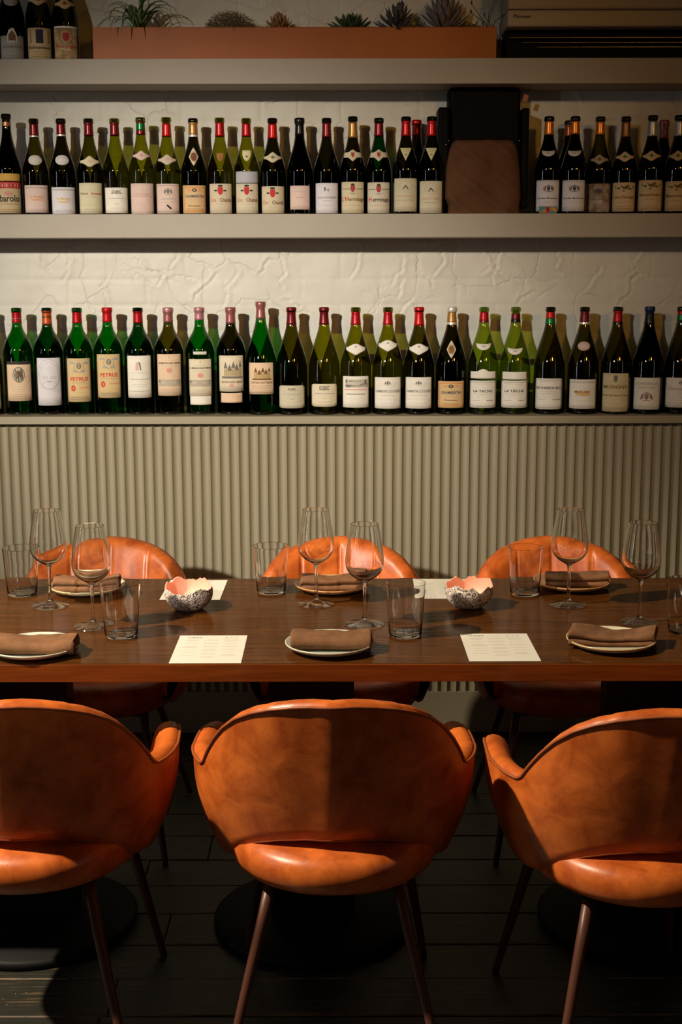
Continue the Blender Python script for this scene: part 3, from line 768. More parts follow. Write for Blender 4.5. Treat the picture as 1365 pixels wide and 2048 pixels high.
BG(523, 'emerald', [(188, 221, RO)], (103, 41, 27.5, PCH, .5), 'tallest green magnum with a rose capsule and tan house drawing label', h=221,
   prints=CONV(house(1*PX, 69*PX, 20*PX, 25*PX, BRN, (.50, .34, .16)))+[T('CHATEAU HAUT BRION', 62, 4, BRN, -46), ('r', -27, 27, 44, 44.6, BRN)]+LN(-22, 22, 57, 2, 4, BRN))
BG(584, 'darkolive', [(176, 209, DR)], (58, 13, 29, (.55, .50, .36), 3), 'dark olive magnum with small rounded low label, just right of the green magnums',
   prints=[T('DUJAC', 49, 4, BLK, -16)]+LN(-23, 23, 40, 1, 4, LGR, 1.4)+LN(-6, 6, 31, 1, 3)+LN(-18, 18, 25, 1, 4, LGR))
BG(649, 'olive', [(176, 209, DR)], (61, 16, 29, CRM, 3), 'olive magnum with a small low rounded label bearing a black emblem',
   prints=[T('DUJAC', 51, 5, BLK, -20), ('r', -10, 10, 49, 50, BLK), ('r', -10, 10, 56.4, 57.2, BLK)]+LN(-22, 22, 41, 1, 4, LGR, 1.6)+LN(-6, 6, 32, 1, 3)+LN(-18, 18, 25, 1, 4, LGR, 1.2))
BG(712, 'olive', [(176, 201, RD)], (76, 14, 30, WHT, .5), 'olive magnum with a landscape drawing label and pointed neck label',
   prints=CONV(landscape(2*PX, 54*PX, 24*PX, 16*PX, GRY, (.50, .44, .34)))+[('r', -24, 24, 49, 50.2, (.6, .2, .15))]+LN(-20, 20, 40, 1, 4, GRY, 1.8)+LN(-16, 16, 31, 3, 4, LGR), neck=('chevron', 130, 17, WHT))
for px, gl, c, z, tx in ((776, 'olive', (176, 201, RD), 137, 'olive magnum with long-named white label and neck label close under the red foil'), (838, 'darkolive', (174, 209, BR), 130, 'darker olive magnum with long-named white label and bright red foil to the top')):
    BG(px, gl, [c], (74, 12, 30, WHT, .5), tx, prints=CR(0, 62, 4.5, GRY)+[T('CHAMBERTIN CLOS DE BEZE', 44, 5, GRY, -54)]+LN(-20, 20, 38, 1, 4, LGR)+LN(-26, 26, 29, 2, 6, LGR)+[('e', 26, 27, .8, .8, BLK)], neck=('chevron', z, 17, WHT))
def chamb(t, b, s=1.0):
    return FRAME(26*s, b+3, t-3, (.62, .26, .08), 2.5*s)+[('e', 0, t-10*s, 5*s, 3.5*s, BLK), ('e', 0, t-10*s, 2.6*s, 1.8*s, (.5, .36, .2)), ('e', -11*s, t-10*s, 5*s, 2*s, (.6, .28, .1)), ('e', 11*s, t-10*s, 5*s, 2*s, (.6, .28, .1)), T('CHAMBERTIN', t-25*s, 5.4*s, BLU, -42*s), T('Rousseau', b+14*s, 3.6*s, BRN, -26*s)]+LN(-16*s, 16*s, t-30*s, 1, 3, LGR)+LN(-20*s, 20*s, b+9*s, 2, 3, BRN)
BG(903, 'dark', [(180, 200, GO), (200, 209, WH), (176, 181, WH)], (66, 13, 29.5, (.62, .43, .22), .5), 'dark magnum with gold foil, almond-shaped neck label and ornate tan label', prints=chamb(66, 13), neck=('vesica', 128, 17, CRM, (.25, .12, .03)))
for px, tf, tx, ext, nz in ((967, (lambda u: 5*max(0, math.cos(u*4)) if abs(u) < .39 else 0), 'pale green magnum, LA TACHE label under an arched vintage strip, left one of the pair', (85, 71, 28.5), 137), (1030, None, 'pale green magnum, LA TACHE label under a straight vintage strip, right of the pair', (84, 69, 27.5), 128)):
    BG(px, 'lime', [(184, 200, RD), (180, 185, DR)] if px < 1000 else [(186, 197, DR), (180, 187, BK)], (67, 13, 29.5, WHT, 1.6), tx,
       prints=FRAME(27, 16, 64, GRY, .5)+[T('LA TACHE' if px < 1000 else 'LA TÂCHE', 44, 5, BLK, -40)]+([])+LN(-24, 24, 60, 1, 3, LGR)+LN(-22, 22, 40, 1, 3, LGR)+LN(-22, -5, 27, 1, 4)+LN(6, 24, 27, 1, 4, BLK, 1), extra=[('vintage_strip', ext[0], ext[1], ext[2], WHT)+((tf,) if tf else ())], neck=('halfmoon', nz-2, 17, WHT))
BG(1099, 'darkolive', [(177, 188, GN), (188, 200, BR)], (71, 10, 30, WHT, 1.6), 'olive-brown magnum, RICHEBOURG label, red and green ringed foil',
   prints=FRAME(27.5, 13, 68, GRY, .5)+[T('RICHEBOURG', 50, 5, BLK, -52)]+LN(-24, 24, 64, 1, 3, LGR)+LN(-18, 18, 45, 2, 4, LGR)+LN(-22, -6, 29, 1, 4)+LN(8, 26, 29, 1, 4, BLK, 1))
BG(1167, 'darkolive', [(176, 181, WH), (180, 201, DR)], (69, 11, 30, WHT, .5), 'olive magnum with an oval neck label, gold lettering, white ring below dark red foil',
   prints=[('r', -29, 29, 62, 65, (.5, .47, .42)), ('r', -29, 29, 14, 17, (.5, .47, .42)), T('MUSIGNY', 42, 5, GLD, -34), ('e', 2, 40, 16, 3.5, (.64, .42, .18)), T('MUSIGNY', 42.4, 4, BRN, -30)]+LN(-18, 22, 26, 1, 4, LGR), neck=('oval', 134, 15, PNK))
BG(1233, 'darkolive', [(180, 202, RD), (176, 181, BK)], (81, 5, 29.5, (.60, .51, .30), .5), 'olive magnum with the tallest cream label, MUSIGNY below a small crest',
   prints=shield(0, 70*PX, 4*PX, 7*PX, GRY) and CONV(shield(0, 70*PX, 4*PX, 7*PX, GRY))+[T('MUSIGNY', 51, 6.5, BRN, -52), T('Comte Georges de Vogue', 36, 3.4, BRN, -56)]+LN(-14, 14, 46, 1, 3, (.6, .3, .2))+LN(-8, 8, 28, 1, 3)+LN(-8, 8, 20, 1, 3)+LN(-24, 24, 12, 1, 4))
BG(1296, 'black', [(196, 210, NA), (176, 197, BK)], (72, 9, 29.5, WHT, .5), 'black magnum with a dark blue wax top, ECHEZEAUX crest label',
   prints=[T('ECHEZEAUX', 58, 5, LGR, -48), T('GRAND CRU', 51, 3.4, LGR, -34)]+CR(0, 34, 9, (.30, .16, .14))+LN(-24, 24, 15, 1, 4, LGR))
BG(1360, 'darkolive', [(183, 195, GN), (195, 202, BR)], (72, 13, 30, WHT, 1.6), 'magnum cut by the right edge on the lower ledge, wavy topped label with script',
   prints=[T('Echezeaux', 48, 6, (.5, .35, .3), -34, -6)]+CR(6, 62, 4.5, GRY)+LN(-26, 26, 32, 3, 5, LGR))

# ---- middle row
def MD(px, gl, caps, lab, text, **k): return bottle(px, 'mid', k.pop('kind', 'burgundy'), gl, k.pop('h', 182), caps, lab, text=text, group=GM, **k)
bar = MD(16.5, 'black', [(168, 176, (.45, .2, .08))], (62, 3, 26.4, (.55, .42, .25), .3), 'taller black bottle with gold band and barolo label, leftmost on the middle shelf', kind='burgundy', h=191,
   prints=[('r', -26.4, 26.4, 50, 62, (.42, .03, .03)), T('VIETTI', 52.5, 7.5, (.6, .4, .3), -36), T('barolo', 25, 13, BLK, -40), ('e', -2, 40, 9, 4.5, (.5, .25, .2))]+LN(-22, 22, 20, 1, 3, BRN, 1)+LN(-22, 22, 10, 2, 4, BRN), extra=[('gold_band', 78, 64, 26.4, (.60, .36, .08))])
def fade(c, t, z): return [('r', -24, 24, t-6, t-4, LGR), T('Le Musigny', z, 5.4, c, -28), ('e', 0, z-4, 12, 1.4, c)]+LN(-20, 20, 8, 2, 3, LGR, 1)
MD(71, 'darkolive', [(147, 151, WH), (150, 172, DR)], (56, 4, 27, PNK, .3), 'bottle with a white oval neck label and faded orange script on pinkish paper', prints=fade((.62, .30, .14), 56, 32), neck=('oval', 103, 16.5, (.60, .55, .47)))
MD(125, 'dark', [(149, 153, WH), (152, 172, DR)], (52, 1, 27, LAV, .3), 'dark bottle with a white oval neck label and yellow script on white paper', prints=fade((.62, .42, .12), 52, 28), neck=('oval', 103, 16.5, (.60, .57, .54)))
MD(180, 'darkolive', [(150, 174, DR)], (60, 2, 26.4, (.60, .54, .36), .3), 'olive bottle with a cream waisted neck label and cream front label with dark red lettering',
   prints=[T('Vosne', 38, 4, BRN, -18, -14), T('Romanee', 38, 4, (.35, .04, .03), -22, 12)]+LN(-12, 12, 33, 1, 3)+LN(-22, 22, 18, 1, 3, LGR)+LN(-16, 16, 10, 2, 3.5, LGR), neck=('band', 101, 17, (.60, .54, .36), (.6, .4, .3)))
MD(231.5, 'olive', [(150, 174, DR)], (51, 3, 26, WHT, .3), 'olive bottle without neck label, black emblem at the top of its low white label',
   prints=[T('DUJAC', 41, 5, BLK, -18), ('r', -11, 11, 39.4, 40.2, BLK)]+LN(-20, 20, 30, 1, 3, LGR, 1.4)+LN(-5, 5, 20, 1, 3)+LN(-16, 16, 12, 1, 3, LGR))
MD(283.5, 'olive', [(160, 173, GN), (152, 160, DR), (173, 176, DR)], (59, 1, 26.4, PNK, .3), 'olive bottle with a green banded foil and all pink paper labels', prints=LN(-22, 22, 38, 2, 4, (.5, .3, .26), 1.4)+LN(-22, 22, 20, 3, 4, (.5, .33, .28)), neck=('band', 112, 15, PNK, (.5, .3, .26)), h=184)
MD(335, 'olive', [(148, 172, BR)], (58, 2, 26.4, PNK, .3), 'olive bottle with bright red foil and an animal crest and black mark on its label',
   prints=FRAME(25, 5, 55, GRY, .5)+CR(0, 43, 6, GRY)+[T('LEROY', 28, 3, LGR, -30), ('p', [(-4, 17), (-1, 19), (7, 12), (5, 9)], BLK)]+LN(-18, 18, 23, 1, 3, LGR), neck=('band', 104, 16, (.55, .46, .36), (.5, .35, .3)), h=184)
MD(388, 'dark', [(151, 174, GO), (147, 152, WH)], (55, 2, 27, (.62, .43, .22), .3), 'dark bottle with gold foil and almond-shaped neck medallion', prints=chamb(55, 2, .92), neck=('vesica', 109, 17, CRM, (.18, .06, .03)))
def clos(b, t):
    return CONV(shield(-1*PX, (t-14)*PX, 5*PX, 7.5*PX, (.50, .03, .03)))+[('e', -1, t-4, 5, 2, BLK), ('e', -10, t-13, 3.4, 1.6, BLK), ('e', 8, t-13, 3.4, 1.6, BLK), T('Clos', t-34, 7, (.5, .2, .12), -13, -16), T('Chamb', t-34, 7, BRN, -24, 10)]+LN(-14, 14, t-39, 1, 3, LGR)+LN(-22, 22, b+10, 2, 3.6, LGR)
MD(441, 'olive', [(148, 174, RD)], (58, 2, 25.5, (.60, .50, .36), .3), 'olive bottle with red crest label and a small brown shield sticker on its neck', prints=clos(2, 58), neck=('shield', 109, 11, (.32, .14, .05), BRN), h=183)
MD(494, 'olive', [(148, 172, RD)], (58, 2, 25.5, (.60, .52, .38), .3), 'olive bottle with red crest label under a grey strip, cream shield on neck', prints=clos(2, 58), neck=('shield', 112, 14, (.60, .53, .32), BRN), extra=[('vintage_strip', 81, 59, 25.5, (.42, .42, .45))])
MD(546, 'dark', [(144, 171, BR)], (53, 2, 26.4, (.58, .50, .34), .3), 'dark bottle with red crest label and a cream winged neck label', prints=clos(2, 53), neck=('band', 108, 16, (.58, .50, .32), GRY))
MD(600, 'black', [(150, 181, BK)], (54, 9, 21.5, PNK, .3), 'black bottle with black capsule and a narrow plain pink label', prints=LN(-16, 16, 42, 1, 3, (.45, .3, .26))+LN(-10, 10, 31, 1, 3, (.5, .3, .26), 1.4)+LN(-14, 14, 16, 2, 3, (.45, .3, .26)))
MD(654, 'dark', [(146, 173, DR)], (59, 2, 26, LAV, .3), 'dark bottle with no neck label and a pale lavender label bearing a small monogram', prints=[T('R', 44, 7, BLK, -5, -3), T('c', 44, 6, BLK, -4, 3), T('CLOS VOUGEOT', 30, 3.4, GRY, -40)]+LN(-10, 10, 25, 1, 3)+LN(-22, 22, 16, 1, 3, LGR))
def herm(b, t, first):
    return CONV(shield(0, (t-13)*PX, 4.5*PX, 6.5*PX, (.34, .05, .05)))+[('e', 0, t-5, 3.6, 2, BLK), ('r', -23, -6, t-14, t-12.6, GRY), ('r', 6, 23, t-14, t-12.6, GRY), ('e', 0, t-22, 6, 1.5, LGR)]+\
        ([T('L\'', t-36, 7.5, BRN, -6, -21), T('H', t-36, 8.5, RED, -7, -12), T('ermitage', t-36, 7.5, BRN, -32, 9)] if first else [T('H', t-36, 8.5, RED, -7, -18), T('ermitage', t-36, 7.5, BLK, -34, 5)])+LN(-20, 20, b+14, 1, 3, (.5, .2, .15))+LN(-22, 22, b+5, 1, 3, LGR)
MD(706, 'dark', [(145, 174, GO)], (61, 2, 26, (.60, .52, .34), .3), 'dark bottle with gold foil below a black lip and a lozenge crest neck band', prints=herm(2, 61, True), neck=('diamond', 112, 15.5, (.60, .52, .34), BRN), h=185)
MD(758, 'deepgreen', [(148, 173, DR)], (60, 2, 26, (.60, .53, .40), .3), 'dark green bottle with wine red foil and a lozenge crest neck band', prints=herm(2, 60, False), neck=('diamond', 112, 15.5, (.58, .50, .36), BRN))
def rayas(b, t): return [('g', 0, t-15, 12, 10, .5, LGR), ('p', [(-6, t-20), (0, t-12), (6, t-20), (4, t-20), (0, t-15), (-4, t-20)], BLK), T('RAYAS', t-35, 4, (.5, .3, .2), -34)]+LN(-20, 20, t-41, 1, 3, BRN)+LN(-20, 20, b+8, 2, 4, LGR)
MD(812, 'dark', [(146, 174, RD)], (66, 4, 26, (.56, .50, .34), .3), 'dark bottle with a pennant triangle on its neck, red foil, label peeling at its foot', dy=-.037, prints=rayas(4, 66), neck=('triangle', 112, 14, (.58, .52, .28)))
MD(833, 'dark', [(152, 181, RD)], None, 'dark bottle in the second rank, only its red neck showing between the two pennant labels', dy=.049, h=181)
MD(863, 'dark', [(146, 174, RD)], (61, 1, 26, (.58, .52, .36), .3), 'dark bottle with a pennant triangle on its neck beside the brown cloth', dy=-.037, prints=rayas(1, 61), neck=('triangle', 112, 14, (.58, .52, .28)))
def lefl(b, t): return FRAME(25, b+2, t-2, LGR, .5)+CR(2, t-16, 7, (.05, .055, .09), (.05, .06, .10))+[('e', -6, t-15, 3, 4, (.55, .25, .16)), ('e', 10, t-15, 3, 4, (.55, .25, .16)), T('Chevalier-Montrachet', t-35, 3.2, BLK, -44)]+LN(-8, 8, t-41, 1, 3)+LN(-24, -8, b+7, 1, 3)
MD(1097, 'black', [(148, 173, OG)], (62, 4, 26, LAV, .3), 'dark bottle with orange foil and white crest label behind the colourful card', dy=-.037, prints=lefl(4, 62), neck=('halfmoon', 114, 15, (.56, .53, .47)))
MD(1137, 'black', [(150, 172, (.40, .09, .015))], None, 'dark bottle in the second rank, its orange neck just left of another orange neck', dy=.049, h=180)
MD(1149, 'black', [(149, 173, OG)], (62, 4, 25.5, LAV, .3), 'dark bottle with orange foil and white crest label, right of the one with the card', dy=-.037, prints=lefl(4, 62), neck=('halfmoon', 114, 15, (.56, .53, .47)))
MD(1199, 'darkolive', [(150, 174, OG)], (57, 3, 26, (.46, .38, .30), .3, (.16, .10, .05)), 'olive bottle with orange foil and a stained, peeling label', prints=CR(0, 42, 6, (.06, .05, .07))+[T('Montrachet', 26, 3.2, GRY, -26)]+LN(-12, 12, 18, 3, 4), neck=('band', 103, 15, (.36, .30, .20), BRN), h=184)
def coche(b, t, nm): return [('p', [(-7, t-4), (0, t-8), (8, t-4), (12, t-6), (6, t-13), (-2, t-12)], BRN), ('e', -10, t-11, 4, 2, GRN), ('e', 12, t-12, 4, 2, GRN), ('e', -17, t-9, 2, 1.6, GRN), ('e', 19, t-9, 2, 1.6, GRN), ('e', 0, t-16, 3, 1.4, GRN), T(nm, t-30, 5.6, BRN, -44)]+LN(-12, 12, t-37, 1, 3)+LN(-20, 20, b+9, 2, 4, BRN)
TN = (.60, .44, .24)
MD(1250, 'dark', [(145, 174, BN)], (59, 4, 26, TN, .3), 'dark bottle with brown foil and vine-wreathed tan label', prints=coche(4, 59, 'Corton-Charlemagne'), neck=('band', 108, 15.5, TN, GRN), h=184)
MD(1303, 'dark', [(145, 173, SI)], (62, 4, 26.4, TN, .3), 'dark bottle with silver foil and vine-wreathed tan label, left of two silver ones', dy=-.037, prints=coche(4, 62, 'Meursault-Perrieres'), neck=('band', 108, 15.5, TN, GRN), h=184)
MD(1326, 'dark', [(146, 181, RO)], None, 'dark bottle in the second rank, its rosy brown neck between the two silver necks', dy=.049, h=180)
MD(1356, 'dark', [(145, 173, SI)], (60, 4, 26.4, TN, .3), 'dark bottle with silver foil cut by the right edge of the picture', dy=-.037, prints=coche(4, 60, 'Meursault'), neck=('band', 108, 15.5, TN, GRN), h=184)
# ---- top row
def TP(px, gl, lab, text, **k): return bottle(px, 'top', 'burgundy', gl, 182, [(148, 172, DR)], lab, text=text, group=GT, **k)
TP(22, 'black', (46, 1, 25.5, (.40, .38, .33), .3), 'leftmost bottle on the top shelf, white label with a pointed arch picture', prints=[('p', [(-9, 34), (-9, 48), (-5, 56), (0, 60), (5, 56), (9, 48), (9, 34)], WHT), ('p', [(-7, 35), (-7, 47), (0, 56), (7, 47), (7, 35)], (.2, .1, .05)), T('RICHEBOURG', 24, 4, GRY, -36)]+LN(-22, 22, 9, 2, 3), neck=('oval', 110, 17, (.45, .43, .38)))
TP(77, 'darkolive', (60, 1, 26, TN, .3), 'middle bottle of the three on the top shelf, tan label with a dark arched window', prints=[('r', -7, 7, 32, 57, (.03, .03, .05)), ('r', -20, -16, 32, 57, (.4, .2, .1)), ('r', 16, 20, 32, 57, (.4, .2, .1)), T('Echezeaux', 22, 5.5, BLK, -44)]+LN(-16, 16, 16, 3, 4, BRN), neck=('band', 113, 18, TN, BRN))
TP(130, 'darkolive', (59, 1, 25.5, TN, .3, (.30, .17, .07)), 'right bottle of the three on the top shelf, tan label with a red shield', prints=CONV(shield(0, 43*PX, 6*PX, 8*PX, (.4, .03, .03)))+[('g', 0, 43, 13, 14, .8, BRN), T('Bourgogne', 24, 6, (.35, .06, .04), -40)]+LN(-14, 14, 17, 3, 4, BRN), neck=('band', 105, 17, (.55, .36, .16), BRN), extra=[('vintage_strip', 63, 59.5, 25.5, WHT)])

# ------------------------------------------------------------------ tableware
def wineglass_me():
    # outer then inner wall: foot, stem, bowl
    out = [(0, 0), (.030, 0), (.0435, .0006), (.0448, .0014), (.0440, .0024), (.030, .0046), (.016, .0078), (.0085, .012), (.0052, .018), (.0040, .028), (.0036, .05), (.0037, .075), (.0043, .092), (.0060, .099), (.0110, .1035), (.0205, .109), (.0305, .1165), (.0385, .1265), (.0428, .1380), (.0436, .1500), (.0425, .166), (.0392, .188), (.0350, .212), (.0318, .2340)]
    inn = [(.0308, .2342), (.0304, .2335), (.0338, .212), (.0380, .188), (.0413, .166), (.0424, .150), (.0416, .1385), (.0374, .1278), (.0296, .1185), (.0200, .1115), (.0105, .1068), (.0045, .1048), (0, .1044)]
    o2 = smooth_prof(out[5:], 3); i2 = [inn[0]]+smooth_prof(inn[1:], 3)
    foot = lathe_me('foot', out[:5]+[p for p in o2 if p[1] <= .0122]+[(0, .0123)], 64)
    stem = lathe_me('stem', [(0, .0122)]+[p for p in o2 if .0120 < p[1] <= .0995]+[(0, .0997)], 32)
    bowl = lathe_me('bowl', [(0, .0993)]+[p for p in o2 if p[1] >= .099]+i2, 64)
    return foot, stem, bowl
def tumbler_me():
    out = [(0, .0), (.030, .0), (.0345, .0010), (.0362, .0035), (.0368, .010), (.0395, .050), (.0425, .090), (.0447, .1190)]
    inn = [(.0441, .1196), (.0434, .1190), (.0411, .090), (.0381, .050), (.0352, .012), (.0335, .0070), (.028, .0055), (0, .0050)]
    return lathe_me('water_tumbler', out+inn, 64)
WGP, TU = wineglass_me(), tumbler_me()
for g_ in (*WGP, TU): g_.set_sharp_from_angle(angle=R(32))
M_FOOT = thin_glass('clear_glass_foot', (.97, .97, .96), .02, edge=(.80, .80, .78), f0=.085)
WGP[0].materials.append(M_FOOT); WGP[1].materials.append(M_GLASS); WGP[2].materials.append(M_GLASS); TU.materials.append(M_GLASS)
TT = TZ+.0003
def put(name, me, px, py, label, cat, group, rz=0, s=1.0):
    p = at_z(px, py, TZ)
    if name == 'wine_glass':
        o = empty(name, (p.x, p.y, TT)); tag(o, label, cat, group)
        for nm, mm in zip(('foot', 'stem', 'bowl'), WGP): link(nm, mm, None, o)
        return o
    o = link(name, me, None, None, (p.x, p.y, TT), (0, 0, rz)); o.scale = (s, s, s); tag(o, label, cat, group); return o
GW, GU = 'wine glasses on the table', 'water tumblers on the table'
put('wine_glass', None, 101.5, 1212.5, 'wine glass at the far left, overlapping the left edge of the far chair', 'glass', GW)
put('wine_glass', None, 187, 1254, 'empty wine glass at the left overlapping the front left tumbler', 'glass', GW)
put('wine_glass', None, 633, 1209.5, 'empty wine glass farther back in the middle, beside the far middle plate', 'glass', GW)
put('wine_glass', None, 729.5, 1250, 'nearer wine glass in the middle, just behind the napkin on the celadon plate', 'glass', GW)
put('wine_glass', None, 1137, 1211, 'empty wine glass farther back at the right, in front of the right far chair', 'glass', GW)
put('wine_glass', None, 1279, 1246, 'empty wine glass nearest the right edge, behind the right napkin', 'glass', GW)
put('water_tumbler', TU, 45, 1189, 'empty tumbler at the far left, back row, cutting the left edge of the far chair', 'glass', GU)
put('water_tumbler', TU, 243, 1272, 'empty tumbler in front at the left, over the foot of a wine glass', 'glass', GU)
put('water_tumbler', TU, 543, 1184.5, 'empty tumbler in the back row left of the far middle plate', 'glass', GU)
put('water_tumbler', TU, 811, 1270.5, 'empty tumbler in front, right of the middle napkin', 'glass', GU)
put('water_tumbler', TU, 1050, 1188, 'empty tumbler in the back row left of the right far plate', 'glass', GU)
put('water_tumbler', TU, 1370, 1264, 'empty tumbler cut by the right edge of the picture', 'glass', GU)

def plate_me():
    p = [(0, .0), (.05, 0), (.055, .0012), (.070, .0030), (.085, .0078), (.0935, .0135), (.0955, .0160), (.0953, .0178), (.0940, .0184), (.0920, .0172), (.086, .0130), (.074, .0078), (.060, .0060), (.03, .0055), (0, .0055)]
    return lathe_me('side_plate', p, 72)
def plate_mat(name, c, edge, rough=.25):
    m = bpy.data.materials.new(name); m.use_nodes = True; n = m.node_tree.nodes; l = m.node_tree.links; b = n['Principled BSDF']
    tc = n.new('ShaderNodeTexCoord'); vm = n.new('ShaderNodeVectorMath'); vm.operation = 'LENGTH'
    mp = n.new('ShaderNodeMapping'); mp.inputs['Scale'].default_value = (1, 1, 0); l.new(tc.outputs['Object'], mp.inputs[0]); l.new(mp.outputs[0], vm.inputs[0])
    cr = n.new('ShaderNodeValToRGB'); e = cr.color_ramp.elements; e[0].position = .0; e[0].color = (*c, 1); e[1].position = 1; e[1].color = (*edge, 1)
    mr = n.new('ShaderNodeMapRange'); mr.inputs['From Min'].default_value = .0915; mr.inputs['From Max'].default_value = .0945; l.new(vm.outputs['Value'], mr.inputs['Value']); l.new(mr.outputs[0], cr.inputs[0])
    l.new(cr.outputs[0], b.inputs['Base Color']); b.inputs['Roughness'].default_value = rough
    return m
PM = plate_me()
CEL, CREAM_, TERRA = plate_mat('celadon_glaze', (.42, .47, .40), (.50, .48, .38)), plate_mat('cream_glaze', (.55, .52, .38), (.50, .36, .18)), plate_mat('terracotta_glaze', (.40, .22, .10), (.50, .24, .09))
def cloth_mat(name, c1, c2):
    m = mat(name, c1, .95, spec=.1, var=c2, vscale=30, bump=.9, bscale=900); return m
M_NAP = cloth_mat('brown_linen', (.24, .118, .060), (.165, .078, .038))
def napkin_me(seed, lx, wy, hz, layers, skew=0.0, sag=.3):
    """folded linen: stacked rounded folds swept along x"""
    rr = random.Random(seed); NX = 46; v, f = [], []
    # cross-section (y, z), front at -y
    cs = []
    lh = hz/layers
    for k in range(layers):            # front side upward, each fold a rounded nose
        for a in (-80, -50, -20, 10, 40, 75): cs.append((-wy/2+lh*.5-lh*.5*math.cos(R(a))*1.15, lh*(k+.5)+lh*.5*math.sin(R(a))))
    nt = 7
    for i in range(1, nt): cs.append((-wy/2+lh*.6+(wy-lh*1.0)*i/nt, hz))
    for k in reversed(range(layers)):
        for a in (75, 30, 0, -30, -75): cs.append((wy/2-lh*.5+lh*.5*math.cos(R(a)), lh*(k+.5)+lh*.5*math.sin(R(a))))
    for i in range(1, 5): cs.append((wy/2-wy*i/5, 0))
    n = len(cs); ph = rr.uniform(0, 6)
    for i in range(NX+1):
        t = i/NX; x = -lx/2+lx*t
        endf = 1-.55*max(0, (abs(2*t-1)-.94)/.06)**2
        for (y, z) in cs:
            top = z/hz
            w1 = noise.noise(Vector((x*22+ph, y*26, z*30+seed)))*.0035+noise.noise(Vector((x*60+ph, y*60, seed)))*.0012
            zz = z*(.5+.5*endf)+top*(w1-sag*.012*math.sin(math.pi*t)*(1 if layers < 3 else .3)+.004*math.sin(t*5+ph)*sag)
            v.append((x+skew*(y)+.004*top*(1 if t > .5 else -1)*(abs(2*t-1) > .9), y*(.92+.08*endf)+w1*.5, max(0, zz)))
    for i in range(NX):
        for j in range(n):
            j2 = (j+1) % n; f.append((i*n+j, (i+1)*n+j, (i+1)*n+j2, i*n+j2))
    f.append(tuple(reversed(range(n)))); f.append(tuple(NX*n+j for j in range(n)))
    me = mesh('napkin', v, f); me.set_sharp_from_angle(angle=R(60)); return me
GP, GN_ = 'side plates laid on the table', 'folded brown linen napkins on the plates'
def setting(px, py, pm, plabel, npx, npy, nap, nlabel, rz=0):
    p = at_z(px, py, TZ+.016); pl = link('side_plate', PM.copy(), pm, None, (p.x, p.y, TT)); tag(pl, plabel, 'plate', GP)
    q = at_z(npx, npy, TZ+.012)
    z = TT+.0062
    o = link('napkin', nap, M_NAP, None, (q.x, q.y, z), (0, 0, rz)); tag(o, nlabel, 'napkin', GN_)
setting(70, 1290, CEL, 'celadon plate cut by the left edge at the front of the table', 72, 1298, napkin_me(1, .168, .074, .036, 1, 0, .5), 'brown napkin on the plate at the front left, cut by the picture edge')
setting(660, 1284, CEL, 'celadon green plate in the middle at the front of the table', 663, 1289, napkin_me(2, .166, .074, .037, 1, 0, .7), 'brown napkin on the front middle plate')
setting(1223, 1277, CREAM_, 'cream green plate with brown rim at the front right', 1227, 1280, napkin_me(3, .178, .074, .034, 2, .25, .8), 'brown napkin on the front right plate, folded edge showing at its left end', R(-3))
setting(176, 1170, CREAM_, 'cream plate at the far side on the left, under a napkin behind the wine glasses', 175, 1176, napkin_me(4, .158, .055, .036, 2, 0, .4), 'double-folded brown napkin on the far left plate', R(2))
setting(665, 1167, TERRA, 'brown-rimmed plate at the far side in the middle', 669, 1174, napkin_me(5, .162, .055, .037, 2, 0, .4), 'double-folded brown napkin on the far middle plate', R(1))
setting(1145, 1162, TERRA, 'brown-rimmed plate at the far side on the right', 1155, 1166, napkin_me(6, .158, .055, .036, 2, .1, .5), 'double-folded brown napkin on the far right plate', R(-1))

# menus
M_PAPER = mat('menu_paper', (.62, .59, .52), .7, spec=.25)
def menu(c, label, flip=False):
    """c = four table points TL TR BR BL"""
    TL, TR, BR, BL = [Vector((p.x, p.y, 0)) for p in c]
    ctr = (TL+TR+BR+BL)/4; ax = ((TR-TL)+(BR-BL)).normalized(); ang = math.atan2(ax.y, ax.x)
    W_, H_ = .1485, .210
    root = empty('menu_card', (ctr.x, ctr.y, TT), ang); tag(root, label, 'menu', 'printed menu sheets on the table')
    box('sheet', -W_/2, W_/2, -H_/2, H_/2, 0, .0004, M_PAPER, root, bev=0)
    s = -1 if flip else 1
    def wr(x, z): return (s*x, s*z, .00055)
    it = [('t', 'PortoBustos', -.040, .088, .0048, BLK, -.034)]
    it += [('r', -.052+i*.008, -.049+i*.008, .0825, .0845, BLK) for i in range(4)]
    for i, x in enumerate((.030, .0405, .051)): it += [('e', x, .0895, .0026, .0016, GRY)]
    it += small_lines(.018, .062, .0815, 1, .003, LGR, .0009)+small_lines(-.018, .014, .087, 1, .003, LGR, .0009)
    r2 = random.Random(9)
    for cx in (-.042, 0, .042):
        z = .068
        for b in range(6):
            n = r2.choice((1, 1, 2, 3)); it += small_lines(cx-.018, cx+.018, z, n, .0055, LGR, .0011, r2); z -= .0055*n+.0135
            if z < -.085: break
    build_print(it, wr, 'printing', root)
menu([at_z(358, 1271, TZ), at_z(493, 1271, TZ), at_z(485.5, 1327, TZ), at_z(340, 1328, TZ)], 'printed menu sheet at the front left, between the left and middle plates')
menu([at_z(920, 1266.7, TZ), at_z(1053.8, 1266.7, TZ), at_z(1083.6, 1323.5, TZ), at_z(939.3, 1324.5, TZ)], 'printed menu sheet at the front right, left of the cream plate')
menu([at_z(339.8, 1160, TZ), at_z(453.3, 1160, TZ), at_z(442.3, 1200.5, TZ), at_z(320.8, 1200.5, TZ)], 'upside-down menu sheet behind the left eggshell bowl', True)
menu([at_z(829, 1158, TZ), at_z(944, 1158, TZ), at_z(953, 1198, TZ), at_z(834, 1198, TZ)], 'upside-down menu sheet behind the right eggshell bowl', True)

